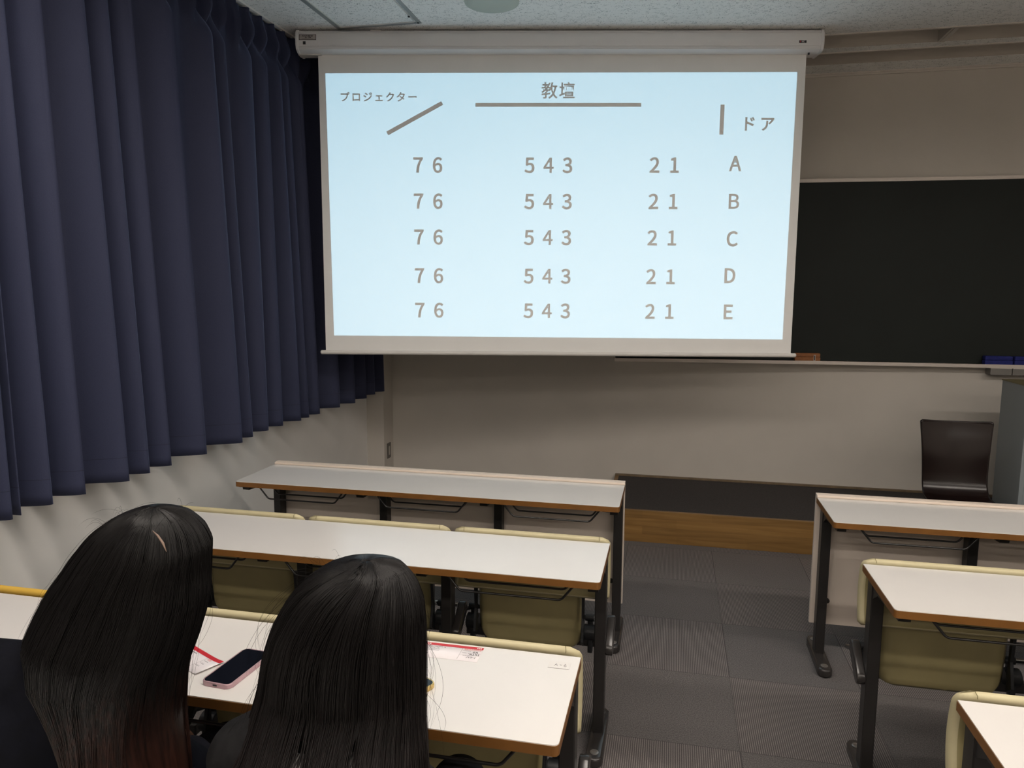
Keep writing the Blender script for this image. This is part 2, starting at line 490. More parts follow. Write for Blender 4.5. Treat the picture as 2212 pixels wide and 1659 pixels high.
# glyph outlines (thousandths of a unit)
GLYPHS = {
    '1': "31,0 172,0 172,27 120,27 120,257 96,257 42,238 42,218 88,218 88,27 31,27",
    '2': "15,0 177,0 177,28 106,28 64,25 105,67 137,107 158,147 165,186 160,217 145,240 121,256 90,261 48,251 14,224 33,206 57,227 86,235 107,231 122,221 130,205 133,185 126,150 104,111 68,68 15,19",
    '3': "92,-5 124,0 151,15 168,38 175,69 171,93 159,112 142,125 120,134 120,136 153,158 166,197 160,224 145,244 121,257 91,261 52,252 20,231 37,210 61,228 90,235 122,224 133,195 130,176 118,160 96,150 62,146 62,121 100,117 124,107 138,91 142,70 138,50 128,35 111,25 90,22 53,31 27,51 10,31 42,6",
    '4': "119,0 149,0 149,71 183,71 183,96 149,96 149,257 114,257 7,92 7,71 119,71|119,96 40,96 99,184 119,222 121,222 119,175",
    '5': "92,-5 123,1 150,18 169,46 176,83 170,120 153,145 128,160 98,165 60,155 67,229 163,229 163,257 39,257 30,137 47,126 68,137 90,141 112,137 128,126 139,107 143,83 139,57 127,38 110,26 89,22 52,31 26,50 9,29 42,6",
    '6': "105,-5 133,1 157,18 173,45 179,79 174,114 160,139 137,154 108,159 77,151 50,129 56,179 70,212 91,230 116,235 138,230 157,215 175,235 149,254 114,261 79,254 49,230 28,187 20,123 26,67 44,27 71,3|50,103 77,128 103,136 123,132 138,120 146,102 149,79 146,55 136,37 122,25 105,21 83,26 67,42 56,68",
    '7': "69,0 103,0 108,68 120,127 142,182 178,237 178,257 17,257 17,229 142,229 110,177 88,125 75,67",
    'A': "1,0 34,0 59,78 153,78 177,0 211,0 124,257 88,257|67,104 79,144 105,230 106,230 132,144 145,104",
    'B': "35,0 117,0 156,5 187,19 207,42 214,75 210,99 200,117 183,130 162,137 162,138 190,159 200,194 193,223 175,242 147,253 111,257 35,257|68,148 68,231 107,231 133,229 152,222 164,209 168,190 164,172 154,159 134,151 106,148|68,26 68,123 112,123 142,120 164,112 178,97 182,76 177,54 164,38 142,29 112,26",
    'C': "132,-5 176,5 211,32 193,53 166,32 133,24 100,31 75,52 59,85 54,129 60,172 76,205 101,226 134,233 164,226 187,209 204,230 175,252 134,261 89,252 53,226 29,184 20,128 29,72 52,30 88,4",
    'D': "35,0 101,0 152,9 189,34 212,75 220,129 212,184 189,224 151,249 99,257 35,257|68,27 68,230 97,230 136,223 164,204 181,172 187,129 181,86 164,54 136,34 97,27",
    'E': "35,0 187,0 187,28 68,28 68,121 165,121 165,149 68,149 68,229 183,229 183,257 35,257",
    'プ': "282,251 289,268 305,275 321,268 328,251 321,235 305,228 289,235|266,251 268,240 256,240 81,240 46,242 46,211 81,212 259,212 244,155 214,98 190,72 160,48 123,29 77,14 101,-12 182,27 239,81 272,146 291,210 292,214 305,212 333,224 345,251 333,279 305,291 277,279",
    'ロ': "51,240 52,213 52,40 51,-2 81,-2 80,18 271,18 271,-2 301,-2 300,40 300,213 301,240 270,239 82,239|80,45 80,211 272,211 272,45",
    'ジ': "251,261 231,253 263,198 283,207|297,278 277,270 310,215 330,224|101,266 85,243 161,193 177,217|49,16 65,-12 122,4 181,31 258,88 315,156 299,185 243,115 166,57 109,32|48,188 33,164 109,116 125,140",
    'ェ': "54,27 54,-2 79,-1 273,-1 297,-2 297,27 273,25 188,25 188,154 257,154 282,153 282,181 257,180 96,180 71,181 71,153 96,154 160,154 160,25 79,25",
    'ク': "188,272 155,283 145,255 107,198 35,137 59,118 109,160 147,204 266,204 246,150 210,95 152,44 70,7 96,-15 178,27 235,80 274,141 297,200 305,219 282,233 259,230 164,230 172,244",
    'タ': "188,275 156,285 145,257 105,198 32,136 56,117 108,162 148,210 267,210 249,162 219,113 145,160 126,141 201,91 143,43 65,6 90,-15 168,25 224,74 262,42 283,66 243,97 276,152 297,206 306,224 283,238 259,235 165,235 172,248",
    'ー': "36,152 36,117 84,119 277,119 314,117 314,152 276,150 84,150",
    '教': "221,294 200,211 166,143 154,152 148,151 112,151 134,177 184,177 184,200 151,200 192,279 168,286 147,241 121,200 99,200 99,235 143,235 143,257 99,257 99,294 75,294 75,257 29,257 29,235 75,235 75,200 14,200 14,177 103,177 77,151 43,151 43,130 51,130 12,105 30,85 91,130 128,130 88,98 88,72 14,65 17,41 88,49 88,0 82,-5 45,-5 53,-28 101,-24 110,-15 113,0 113,51 186,60 186,82 113,75 113,92 166,138 185,122 209,163 223,111 241,65 205,25 157,-6 173,-29 219,1 255,39 284,1 320,-28 339,-6 301,23 271,64 297,127 314,204 336,204 336,229 233,229 248,290|226,204 287,204 274,144 256,93 238,146",
    '壇': "98,1 98,-20 334,-20 334,1|190,182 247,182 247,165 190,165|171,196 171,151 266,151 266,196|146,210 292,210 292,136 146,136|124,228 124,119 315,119 315,228|159,53 277,53 277,33 159,33|159,88 277,88 277,68 159,68|135,104 135,17 302,17 302,104|13,45 21,19 123,59 118,83 83,70 83,184 113,184 113,209 83,209 83,290 58,290 58,209 18,209 18,184 58,184 58,61|190,288 206,263 107,263 107,243 331,243 331,263 234,263 211,298",
    'ド': "230,252 210,243 242,190 262,199|272,270 253,261 285,208 305,218|107,26 105,-15 138,-15 136,26 136,141 205,117 273,85 286,115 214,146 136,173 136,230 139,266 104,266 107,230",
    'ア': "326,237 309,253 284,251 83,251 43,254 43,222 83,224 283,224 252,184 206,146 229,127 282,177 317,224|186,190 155,190 156,165 154,123 145,85 126,52 94,24 63,8 89,-13 142,24 171,70 183,125",
    'ハ': "80,111 57,64 26,16 56,3 108,99 127,160 139,209 146,235 115,241 101,175|253,124 292,4 324,14 282,134 230,245 202,235",
    'ワ': "307,234 285,247 263,245 84,245 46,246 48,223 48,148 46,126 78,126 77,148 77,218 270,218 260,156 237,101 212,70 180,45 145,25 107,12 131,-12 207,27 263,86 290,151 302,217",
    'イ': "30,126 44,99 115,125 178,156 178,27 175,-11 210,-11 208,27 208,174 258,212 302,252 279,274 236,231 183,192 115,156",
    'L': "35,0 180,0 180,28 68,28 68,257 35,257",
    'S': "106,-5 143,1 170,16 188,40 194,68 190,93 179,112 162,126 141,137 104,153 76,168 62,196 75,223 110,233 142,227 168,209 185,230 152,252 110,261 78,256 52,242 35,220 29,193 34,169 46,150 63,137 81,127 118,111 148,94 161,65 157,48 147,36 130,27 107,24 68,32 36,56 17,33 56,5",
    'R': "68,135 68,230 111,230 138,228 157,220 169,206 173,185 169,163 157,147 138,138 111,135|176,0 213,0 147,112 171,122 189,137 201,158 205,185 198,219 180,241 152,253 116,257 35,257 35,0 68,0 68,109 114,109",
    'M': "35,0 64,0 64,142 60,218 62,218 82,159 131,26 153,26 201,159 222,218 223,218 219,142 219,0 249,0 249,257 210,257 161,119 143,66 142,66 123,119 74,257 35,257",
    'O': "130,-5 174,4 209,31 231,73 239,129 231,184 209,226 174,252 130,261 85,252 51,226 28,184 20,129 28,73 51,31 85,4|130,24 99,31 75,53 59,86 54,129 59,172 75,205 99,226 130,233 161,226 185,205 201,172 206,129 201,86 185,53 161,31",
    'V': "82,0 120,0 201,257 168,257 127,118 102,33 101,33 76,118 34,257 0,257",
    'T': "89,0 121,0 121,229 199,229 199,257 11,257 11,229 89,229",
    'P': "35,0 68,0 68,102 110,102 148,107 178,121 197,146 204,181 197,216 178,240 148,253 109,257 35,257|68,129 68,230 104,230 134,228 155,220 168,205 172,181 168,158 156,142 135,132 106,129",
    'K': "35,0 68,0 68,81 112,134 189,0 225,0 132,159 213,257 176,257 68,128 68,128 68,257 35,257",
    'I': "35,0 68,0 68,257 35,257",
}
# ------------------------------------------------------------------ room shell
WX0, WX1, WY0, WY1, CZ = -2.55, 5.2, -9.0, 1.45, 2.99
bm = B(); box(bm, WX0 - 0.15, WX1 + 0.15, WY0 - 0.15, WY1 + 0.15, -0.12, 0.0)
struct(obj('floor', bm, 'carpet'))
bm = B(); box(bm, WX0 - 0.15, WX0, WY0 - 0.15, WY1 + 0.15, 0.0, 3.2)
struct(obj('wall_left', bm, 'wall_left'))
bm = B(); box(bm, WX0, WX1, WY1, WY1 + 0.15, 0.0, 3.2)
struct(obj('wall_front', bm, 'wall'))
bm = B(); box(bm, WX1, WX1 + 0.15, WY0 - 0.15, WY1 + 0.15, 0.0, 3.2)
struct(obj('wall_right', bm, 'wall'))
bm = B(); box(bm, WX0, WX1, WY0 - 0.15, WY0, 0.0, 3.2)
struct(obj('wall_back', bm, 'wall'))
bm = B(); box(bm, WX0, -2.412, 1.262, WY1, 0.0, CZ)
struct(obj('wall_corner', bm, 'wall'))

# ceiling with two blackboard-light coves cut near the front wall
SX0, SX1 = -2.2, 4.8
bm = B()
box(bm, WX0, WX1, WY0, 0.655, CZ, CZ + 0.13)
box(bm, WX0, WX1, 0.655, WY1, CZ + 0.12, CZ + 0.21)
box(bm, WX0, SX0, 0.655, WY1, CZ, CZ + 0.12)
box(bm, SX1, WX1, 0.655, WY1, CZ, CZ + 0.12)
box(bm, SX0, SX1, 0.905, 0.990, CZ, CZ + 0.12)
box(bm, SX0, SX1, 1.245, WY1, CZ, CZ + 0.12)
struct(obj('ceiling', bm, 'ceiling'))
bm = B()     # painted lining of the coves
for a, b in ((0.655, 0.905), (0.990, 1.245)):
    box(bm, SX0, SX1, b - 0.006, b, CZ + 0.001, CZ + 0.118)
    box(bm, SX0, SX1, a, a + 0.006, CZ + 0.001, CZ + 0.118)
    box(bm, SX0, SX1, a, b, CZ + 0.108, CZ + 0.118)
struct(obj('trim_1', bm, 'slot'))
bm = B()
for a in (0.645, 0.985):
    box(bm, SX0, SX1, a, a + 0.016, CZ - 0.005, CZ + 0.003)
# divider plate with its flange between two lengths of cove
box(bm, 1.158, 1.170, 0.655, 0.90, CZ - 0.002, CZ + 0.112)
box(bm, 1.172, 1.196, 0.655, 0.90, CZ - 0.004, CZ + 0.02)
struct(obj('trim_2', bm, 'trim'))
bm = B(); box(bm, WX0 + 0.14, WX1, WY1 - 0.012, WY1, CZ - 0.020, CZ)
box(bm, WX0 + 0.14, WX1, WY1 - 0.020, WY1 - 0.012, CZ - 0.008, CZ)
struct(obj('trim_3', bm, 'trim'))

# raised stage: carpet top, wooden riser and border
bm = B(); box(bm, -0.628, 4.6, 0.60, WY1 - 0.022, 0.02, 0.2015)
o = obj('trim_4', bm, 'stage_carpet'); struct(o); o['label'] = 'dark carpeted top of the low stage'
bm = B()
box(bm, -0.656, 4.6, 0.5756, 0.60, 0.0, 0.2030, 0.002)
box(bm, -0.656, -0.628, 0.60, WY1, 0.0, 0.2030, 0.002)
o = obj('trim_5', bm, 'oak'); struct(o); o['label'] = 'wooden riser of the low stage'
bm = B(); box(bm, -0.656, 4.6, WY1 - 0.022, WY1, 0.0, 0.215, 0.002)
o = obj('trim_6', bm, 'oak_dull'); struct(o); o['label'] = 'brown strip where stage meets wall'
bm = B(); box(bm, -2.412, -0.656, WY1 - 0.01, WY1, 0.0, 0.06)
struct(obj('baseboard_front', bm, 'socket'))
bm = B(); box(bm, WX0, WX0 + 0.01, WY0, 1.26, 0.0, 0.06)
struct(obj('baseboard_left', bm, 'socket'))

# ceiling hatch
hatch = empty('ceiling_hatch', (-1.89, -0.215, CZ), 'square aluminium-framed inspection hatch in the speckled ceiling', 'ceiling hatch')
bm = B()
hx, hy, fw = 0.232, 0.228, 0.022
for s in (-1, 1):
    box(bm, -hx, hx, s * hy - fw / 2, s * hy + fw / 2, -0.004, 0.004, 0.001)
    box(bm, s * hx - fw / 2, s * hx + fw / 2, -hy - fw / 2, hy + fw / 2, -0.004, 0.004, 0.001)
obj('hatch_frame', bm, 'alu_grey', hatch)
bm = B()
for s in (-1, 1):
    box(bm, -hx + 0.02, hx - 0.02, s * (hy - 0.020) - 0.003, s * (hy - 0.020) + 0.003, -0.005, 0.004)
    box(bm, s * (hx - 0.020) - 0.003, s * (hx - 0.020) + 0.003, -hy + 0.02, hy - 0.02, -0.005, 0.004)
obj('inner_frame', bm, 'white_metal', hatch)
bm = B(); box(bm, -hx + 0.02, hx - 0.02, -hy + 0.02, hy - 0.02, -0.002, 0.004)
obj('hatch_panel', bm, 'ceiling', hatch)
bm = B(); disc(bm, (0.213, 0.12, -0.006), 0.006, -0.004, 'z', 12)
obj('latch', bm, 'ink', hatch)

# round speaker
sp_ = empty('ceiling_speaker', (-1.205, -0.19, CZ), 'round grey-green speaker grille on the ceiling above the screen', 'speaker')
bm = B(); tube(bm, [(0, 0, 0.001), (0, 0, -0.008), (0, 0, -0.012)], [0.136, 0.136, 0.128], 48)
obj('rim', bm, 'speaker', sp_, auto=True)
bm = B(); tube(bm, [(0, 0, -0.011), (0, 0, -0.014), (0, 0, -0.016)], [0.126, 0.122, 0.09], 48)
obj('grille', bm, 'speaker', sp_, auto=True)

# fluorescent fixtures in rows behind the first desks (front rows are switched off for the projection)
def lamp_fixture():
    r = empty('ceiling_light', (0, 0, CZ), '', 'ceiling light')
    bm = B()
    box(bm, -0.63, 0.63, -0.11, -0.085, -0.035, 0.0, 0.003)
    box(bm, -0.63, 0.63, 0.085, 0.11, -0.035, 0.0, 0.003)
    box(bm, -0.63, -0.61, -0.085, 0.085, -0.035, 0.0, 0.003)
    box(bm, 0.61, 0.63, -0.085, 0.085, -0.035, 0.0, 0.003)
    obj('housing', bm, 'lamp_body', r)
    bm = B(); box(bm, -0.608, 0.608, -0.083, 0.083, -0.022, -0.012)
    obj('diffuser', bm, 'lamp', r)
    return r
def copy_tree(o, parent=None):
    c = o.copy(); COL.objects.link(c)
    if parent is not None:
        c.parent = parent
    for ch in list(o.children):
        copy_tree(ch, c)
    return c
lamp0 = lamp_fixture()
rowname = ['above the third row of desks', 'just behind the last desks', 'near the back wall']
colname = ['by the curtain wall', 'left of the aisle', 'over the aisle', 'right of the aisle', 'by the right wall']
first = True
for i, y in enumerate(LAMP_ROWS):
    for j, x in enumerate((-1.55, -0.10, 1.35, 2.80, 4.25)):
        r = lamp0 if first else copy_tree(lamp0)
        first = False
        r.location = (x, y, CZ)
        r['label'] = 'lit ceiling light ' + rowname[i] + ', ' + colname[j]
        r['group'] = 'fluorescent ceiling lights'

# ------------------------------------------------------------------ glyph outlines
def push(pts, off):
    if not off:
        return pts
    out, n = [], len(pts)
    for i in range(n):
        a, b, c = pts[i - 1], pts[i], pts[(i + 1) % n]
        d1 = Vector((b[0] - a[0], b[1] - a[1])); d2 = Vector((c[0] - b[0], c[1] - b[1]))
        if d1.length < 1e-9 or d2.length < 1e-9:
            out.append(b); continue
        d1.normalize(); d2.normalize()
        n1 = Vector((-d1.y, d1.x)); n2 = Vector((-d2.y, d2.x))
        m = n1 + n2
        if m.length < 0.2:
            m = n1.copy()
        m.normalize()
        k = off / max(0.45, m.dot(n1))
        out.append((b[0] + GSIGN * m.x * k, b[1] + GSIGN * m.y * k))
    return out
GSIGN = -1.0
def glyph_mesh(items, offset=0.0):
    """items: (char, x, z, scale) -> flat mesh in the local xz plane facing -y"""
    cu = bpy.data.curves.new('glyphs', 'CURVE')
    cu.dimensions = '2D'
    cu.fill_mode = 'FRONT'
    for ch, x, z, s in items:
        for loop in GLYPHS[ch].split('|'):
            pts = [tuple(map(int, p.split(','))) for p in loop.split(' ')]
            pts = [(x + px * s, z + pz * s) for px, pz in pts]
            pts = push(pts, offset)
            sp = cu.splines.new('POLY')
            sp.points.add(len(pts) - 1)
            for k, (px, pz) in enumerate(pts):
                sp.points[k].co = (px, pz, 0, 1)
            sp.use_cyclic_u = True
    o = bpy.data.objects.new('glyphs', cu)
    COL.objects.link(o)
    dg = bpy.context.evaluated_depsgraph_get()
    me = bpy.data.meshes.new_from_object(o.evaluated_get(dg))
    bpy.data.objects.remove(o)
    bpy.data.curves.remove(cu)
    return me

def glyphs(name, items, mat, parent, offset=0.0, plane='xz', at=0.0, thick=0.0, label=None):
    me = glyph_mesh(items, offset)
    me.materials.clear()
    bm = bmesh.new(); bm.from_mesh(me)
    for v in bm.verts:
        if plane == 'xz':
            v.co = Vector((v.co.x, at, v.co.y))
        else:
            v.co = Vector((v.co.x, v.co.y, at))
    bm.to_mesh(me); bm.free()
    me.name = name
    return new_obj(name, me, mat, parent, label)

# ------------------------------------------------------------------ projection screen, hung across the corner
SA = math.radians(11.2737)
scr = empty('projection_screen', (-2.26494, 0.03812, -0.08176), 'large pull-down projection screen showing a seating plan slide', 'projection screen', rotz=SA)
# local: x along the screen, -y towards the audience
scr.scale = (1.0524, 1.0524, 1.0524)
BZ = (CZ + 0.08176) / 1.0524
prof = [(-0.030, 2.912), (-0.052, 2.906), (-0.061, 2.893), (-0.066, 2.865), (-0.066, 2.835), (-0.058, 2.812), (-0.035, 2.801),
        (0.055, 2.801), (0.068, 2.812), (0.070, 2.895), (0.055, 2.912)]
bm = B(); prism(bm, prof, 'x', -0.085, 2.635)
hs = obj('housing', bm, 'housing', scr, auto=True)
bm = B()
for z in (2.892, 2.817, 2.826):
    yy = -0.0635 if z > 2.85 else (-0.0625 if z < 2.82 else -0.0655)
    box(bm, -0.084, 2.634, yy - 0.0015, yy + 0.002, z - 0.001, z + 0.001)
obj('ridge', bm, 'housing', hs)
def grow(p, k):
    cy, cz = 0.0, 2.857
    return [(cy + (a - cy) * k, cz + (b - cz) * k) for a, b in p]
for x0, x1, nm in ((-0.100, -0.085, 'end_cap'), (2.635, 2.650, 'end_cap')):
    bm = B(); prism(bm, grow(prof, 1.05), 'x', x0, x1, 0.003)
    obj(nm, bm, 'housing', scr, auto=True)
for x in (0.315, 2.205):
    bm = B(); box(bm, x - 0.028, x + 0.028, -0.03, 0.03, 2.905, BZ, 0.001)
    obj('bracket', bm, 'white_metal', scr)
bm = B(); box(bm, -0.1, 0.02, -0.02, 0.03, 2.795, 2.802, 0.001)
obj('control_box', bm, 'white_metal', scr)
bm = B(); disc(bm, (2.585, -0.03, 2.792), 0.005, 0.010)
obj('limit_knob', bm, 'ink', scr)
bm = B()
box(bm, 0.0, 2.585, 0.0005, 0.0015, 1.222, 2.81)
fab = obj('screen_fabric', bm, 'screen_fabric', scr)
# projected slide: four corners as thrown on the cloth
me = bpy.data.meshes.new('projected_slide')
q = [(0.037, 2.706), (2.541, 2.713), (2.535, 1.301), (0.049, 1.308)]
me.from_pydata([(x, -0.0008, z) for x, z in q], [], [(0, 3, 2, 1)])
sl = new_obj('projected_slide', me, 'slide', scr, 'pale blue projected slide with grey seat numbers')
GY = -0.0016
DS = 0.0765 / 257
cols = {'7': 0.5050, '6': 0.6105, '5': 1.1065, '4': 1.2080, '3': 1.3112, '2': 1.7800, '1': 1.8905}
lefts = {k: int(min(int(p.split(',')[0]) for p in GLYPHS[k].replace('|', ' ').split(' '))) for k in GLYPHS}
for k, (zb, L, lz, lx) in enumerate(((2.1935, 'A', 2.2047, 2.2045), (2.0025, 'B', 2.0065, 2.2105), (1.8105, 'C', 1.8075, 2.2080),
                                 (1.6015, 'D', 1.6093, 2.2045), (1.4120, 'E', 1.4118, 2.2085))):
    it = [(c, x + 0.0014 * k * (0.5 - x / 2.0) - lefts[c] * DS, zb + (0.002 if x > 1.7 and k < 2 else 0), DS) for c, x in cols.items()]
    it.append((L, lx - lefts[L] * DS, lz, DS))
    for one in it:
        glyphs('slide_letter' if one[0] in 'ABCDE' else 'slide_numeral', [one], 'screen_fabric', sl, offset=0.0020 if one[0] in 'AB4' else 0.0027, at=GY)
KS = 0.0816 / 323
it = [('教', 1.1932 - lefts['教'] * KS, 2.5857, KS), ('壇', 1.2872 - lefts['壇'] * KS, 2.5857, KS)]
for one in it:
    glyphs('slide_character', [one], 'screen_fabric', sl, offset=0.0014, at=GY)
PS = KS * 0.605
it = []
for ch, u in zip('プロジェクター', (205, 345, 475, 618, 745, 872, 1010)):
    x = 0.118 + (u / 5.53 - 37.07) * 0.002494
    it.append((ch, x - lefts[ch] * PS, 2.5655, PS))
for one in it:
    glyphs('slide_character', [one], 'screen_fabric', sl, offset=0.0015, at=GY)
TS = KS * 0.93
it = [('ド', 2.280 - lefts['ド'] * TS, 2.4185, TS), ('ア', 2.3655 - lefts['ア'] * TS, 2.4185, TS)]
for one in it:
    glyphs('slide_character', [one], 'screen_fabric', sl, offset=0.0022, at=GY)
def flatpoly(name, polys, mat, parent, y=None, z=None, label=None):
    me = bpy.data.meshes.new(name)
    vs, fs = [], []
    for p in polys:
        b = len(vs)
        vs += [((a, y, c) if z is None else (a, c, z)) for a, c in p]
        fs.append(tuple(range(b, b + len(p))))
    me.from_pydata(vs, [], fs)
    return new_obj(name, me, mat, parent, label)
flatpoly('slide_line', [[(0.8394, 2.5348), (1.7241, 2.5355), (1.7241, 2.5556), (0.8394, 2.5551)]], 'screen_fabric', sl, y=GY, label='long bar marking the teaching stage')
flatpoly('slide_line', [[(0.3690, 2.3865), (0.6668, 2.5452), (0.6560, 2.5640), (0.3585, 2.4065)]], 'screen_fabric', sl, y=GY, label='slanted bar')
flatpoly('slide_line', [[(2.1434, 2.3929), (2.1655, 2.3929), (2.1665, 2.5477), (2.1444, 2.5477)]], 'screen_fabric', sl, y=GY, label='short upright bar')
bm = B(); tube(bm, [(-0.029, 0.001, 1.213), (-0.024, 0.001, 1.213), (2.609, 0.001, 1.213), (2.614, 0.001, 1.213)], [0.008, 0.012, 0.012, 0.008], 16)
obj('weight_bar', bm, 'white_metal', scr, auto=True)
# stickers on the housing (they follow its front face)
ls = empty('sticker_base', (0, 0, 0), '', '')
bpy.data.objects.remove(ls)
def hy(z):
    pp = sorted([(p[1], p[0]) for p in prof[:7]])
    for (z0, y0), (z1, y1) in zip(pp, pp[1:]):
        if z0 <= z <= z1:
            return y0 + (y1 - y0) * (z - z0) / max(1e-9, z1 - z0)
    return -0.066
bm = B()
def strip(bm, x0, x1, z0, z1, off):
    vs = [bm.verts.new((x, hy(z) - off, z)) for x, z in ((x0, z0), (x1, z0), (x1, z1), (x0, z1))]
    bm.faces.new(vs)
strip(bm, -0.080, 0.010, 2.855, 2.884, 0.0012)
plate = obj('warning_sticker', bm, 'ink', hs, 'black-bordered warning sticker')
bm = B(); strip(bm, -0.0775, 0.0075, 2.8572, 2.8818, 0.0018)
obj('sticker_face', bm, 'tag', hs)
ES = 0.0058 / 257
def textrow(s, x, z, sc, gap=20, space=90):
    out = []
    for ch in s:
        if ch == ' ':
            x += space * sc
            continue
        xs = [int(p.split(',')[0]) for p in GLYPHS[ch].replace('|', ' ').split(' ')]
        out.append((ch, x - min(xs) * sc, z, sc))
        x += (max(xs) - min(xs) + gap) * sc
    return out
g1 = glyphs('sticker_lettering', textrow('PLEASE REMOVE', -0.062, 2.8725, ES) + textrow('ALL TAPE', -0.048, 2.8645, ES), 'ink', hs, offset=0.0003, at=0.0)
for v in g1.data.vertices:
    v.co.y = hy(v.co.z) - 0.0024
bm = B(); strip(bm, -0.064, -0.006, 2.8600, 2.8612, 0.0024)
obj('sticker_small_print', bm, 'ink', hs)
bm = B(); strip(bm, -0.060, -0.0455, 2.833, 2.8485, 0.0012)
obj('sensor_window', bm, 'ink', hs)
bm = B(); strip(bm, 2.520, 2.5575, 2.8385, 2.8515, 0.0012)
obj('maker_badge', bm, 'ink', hs, 'small black badge with pale letters')
g2 = glyphs('badge_lettering', textrow('KIC', 2.5335, 2.8415, 0.0075 / 257, 45), 'white_ink', hs, offset=0.0002, at=0.0)
for v in g2.data.vertices:
    v.co.y = hy(v.co.z) - 0.0022
bm = B(); strip(bm, 2.5235, 2.5275, 2.8415, 2.849, 0.0022)
strip(bm, 2.5275, 2.5300, 2.8465, 2.849, 0.0022)
obj('badge_mark', bm, 'red_ink', hs)

# ------------------------------------------------------------------ curtains
NOSES = [-4.30, -4.12, -3.97, -3.80, -3.62, -3.47, -3.28, -3.13, -2.95, -2.79, -2.66, -2.47, -2.33, -2.20, -2.06, -1.925, -1.785, -1.655,
         -1.425, -1.300, -1.180, -0.970, -0.690, -0.580, -0.445, -0.320, -0.112, -0.005, 0.108, 0.352, 0.581, 0.802, 0.955, 1.127]
NOSES = [n - 0.08 * min(1.0, max(0.0, (-0.3 - n) / 0.7)) for n in NOSES]
def sstep(a, b, v):
    t = np.clip((v - a) / (b - a), 0, 1)
    return t * t * (3 - 2 * t)
def curtain(y0, y1, label, seed):
    rng = np.random.RandomState(seed)
    ns = [n for n in NOSES if y0 - 1e-6 <= n <= y1 + 1e-6]
    ns[-1] -= 0.02 if y1 < 0 else 0.0
    ns[0] += 0.02
    K = 26
    ts, seg = [], []
    for i in range(len(ns) - 1):
        for k in range(K):
            seg.append(i); ts.append(k / K)
    seg.append(len(ns) - 2); ts.append(1.0)
    seg = np.array(seg); ts = np.array(ts)
    ns = np.array(ns)
    D = np.diff(ns)
    amp = np.clip(0.036 + 0.32 * D, 0.050, 0.092) * rng.uniform(0.85, 1.12, len(D))
    namp = np.concatenate([[amp[0]], (amp[1:] + amp[:-1]) / 2, [amp[-1]]])
    base = -2.432
    zs = np.concatenate([np.linspace(0.812, 2.60, 46), np.linspace(2.63, 2.974, 26)])
    drift = rng.uniform(-0.085, 0.02, len(ns))
    drift[0] = drift[-1] = 0
    P = []
    # fold phase of the pinch pleats at the top, every 118 mm
    for z in zs:
        low = sstep(2.9, 0.8, z) if False else (2.955 - z) / 2.155
        nz = ns + drift * (1 - low)
        for q in range(1, len(nz)):
            nz[q] = max(nz[q], nz[q - 1] + 0.045)
        y = nz[seg] + (nz[seg + 1] - nz[seg]) * ts
        a = namp[seg] * (1 - ts) + namp[seg + 1] * ts
        g = np.where(ts < 0.30, ts / 0.30 * 0.5, 0.5 + (ts - 0.30) / 0.70 * 0.5)
        c = np.cos(2 * PI * g)
        c = np.sign(c) * np.abs(c) ** 0.85
        y = y - 0.16 * (nz[seg + 1] - nz[seg]) * np.sin(PI * np.clip(ts / 0.45, 0, 1)) * (0.3 + 0.7 * low)
        # secondary ripple inside wide folds
        wide = np.clip((D[seg] - 0.16) / 0.12, 0, 1)
        c2 = c + wide * 0.40 * np.cos(4 * PI * ts + 0.6) * (0.4 + 0.6 * (1 - low))
        sc = 0.55 + 0.55 * low
        xw = base + a * c2 * sc - 0.01 * low
        w = sstep(2.70, 2.86, z)
        ph = ((y + 5.0) / 0.118) % 1.0
        dd = np.minimum(ph, 1 - ph)
        pin = np.exp(-(dd / 0.085) ** 2) - 0.25 * np.exp(-((dd - 0.25) / 0.12) ** 2)
        flare = 1.0 - 0.45 * sstep(2.86, 2.965, z)
        xt = base - 0.018 + 0.060 * pin * flare
        x = xw * (1 - w) + xt * w
        x = np.maximum(x, WX0 + 0.012)
        zz = np.full_like(x, z)
        if z < 0.9:
            zz = zz + 0.004 * np.sin(y * 9 + seed)
        P.append(np.stack([x, y, zz], 1))
    P = np.array(P)
    bmn = grid_mesh('window_curtain', P, 'curtain')
    md = bmn.modifiers.new('thickness', 'SOLIDIFY')
    md.thickness = 0.0025
    md.offset = 0
    tag(bmn, label, 'curtain', 'blue pleated curtains')
    return bmn
curtain(NOSES[0], NOSES[15], 'dark blue pleated curtain at the far left edge, nearest the camera', 3)
curtain(NOSES[15], NOSES[-1], 'long dark blue pleated curtain running to the corner behind the screen', 5)
rail = empty('curtain_rail', (-2.44, -1.6, CZ), 'white curtain rail fixed to the ceiling above the blue curtains', 'curtain rail')
bm = B(); box(bm, -0.012, 0.012, -2.75, 2.80, -0.010, 0.0, 0.002)
obj('track', bm, 'white_metal', rail)
bm = B()
y = -2.70
while y < 2.74:
    box(bm, -0.006, 0.006, y - 0.004, y + 0.004, -0.0155, -0.0095, 0.001)
    y += 0.118
obj('runners', bm, 'white_metal', rail)['kind'] = 'stuff'

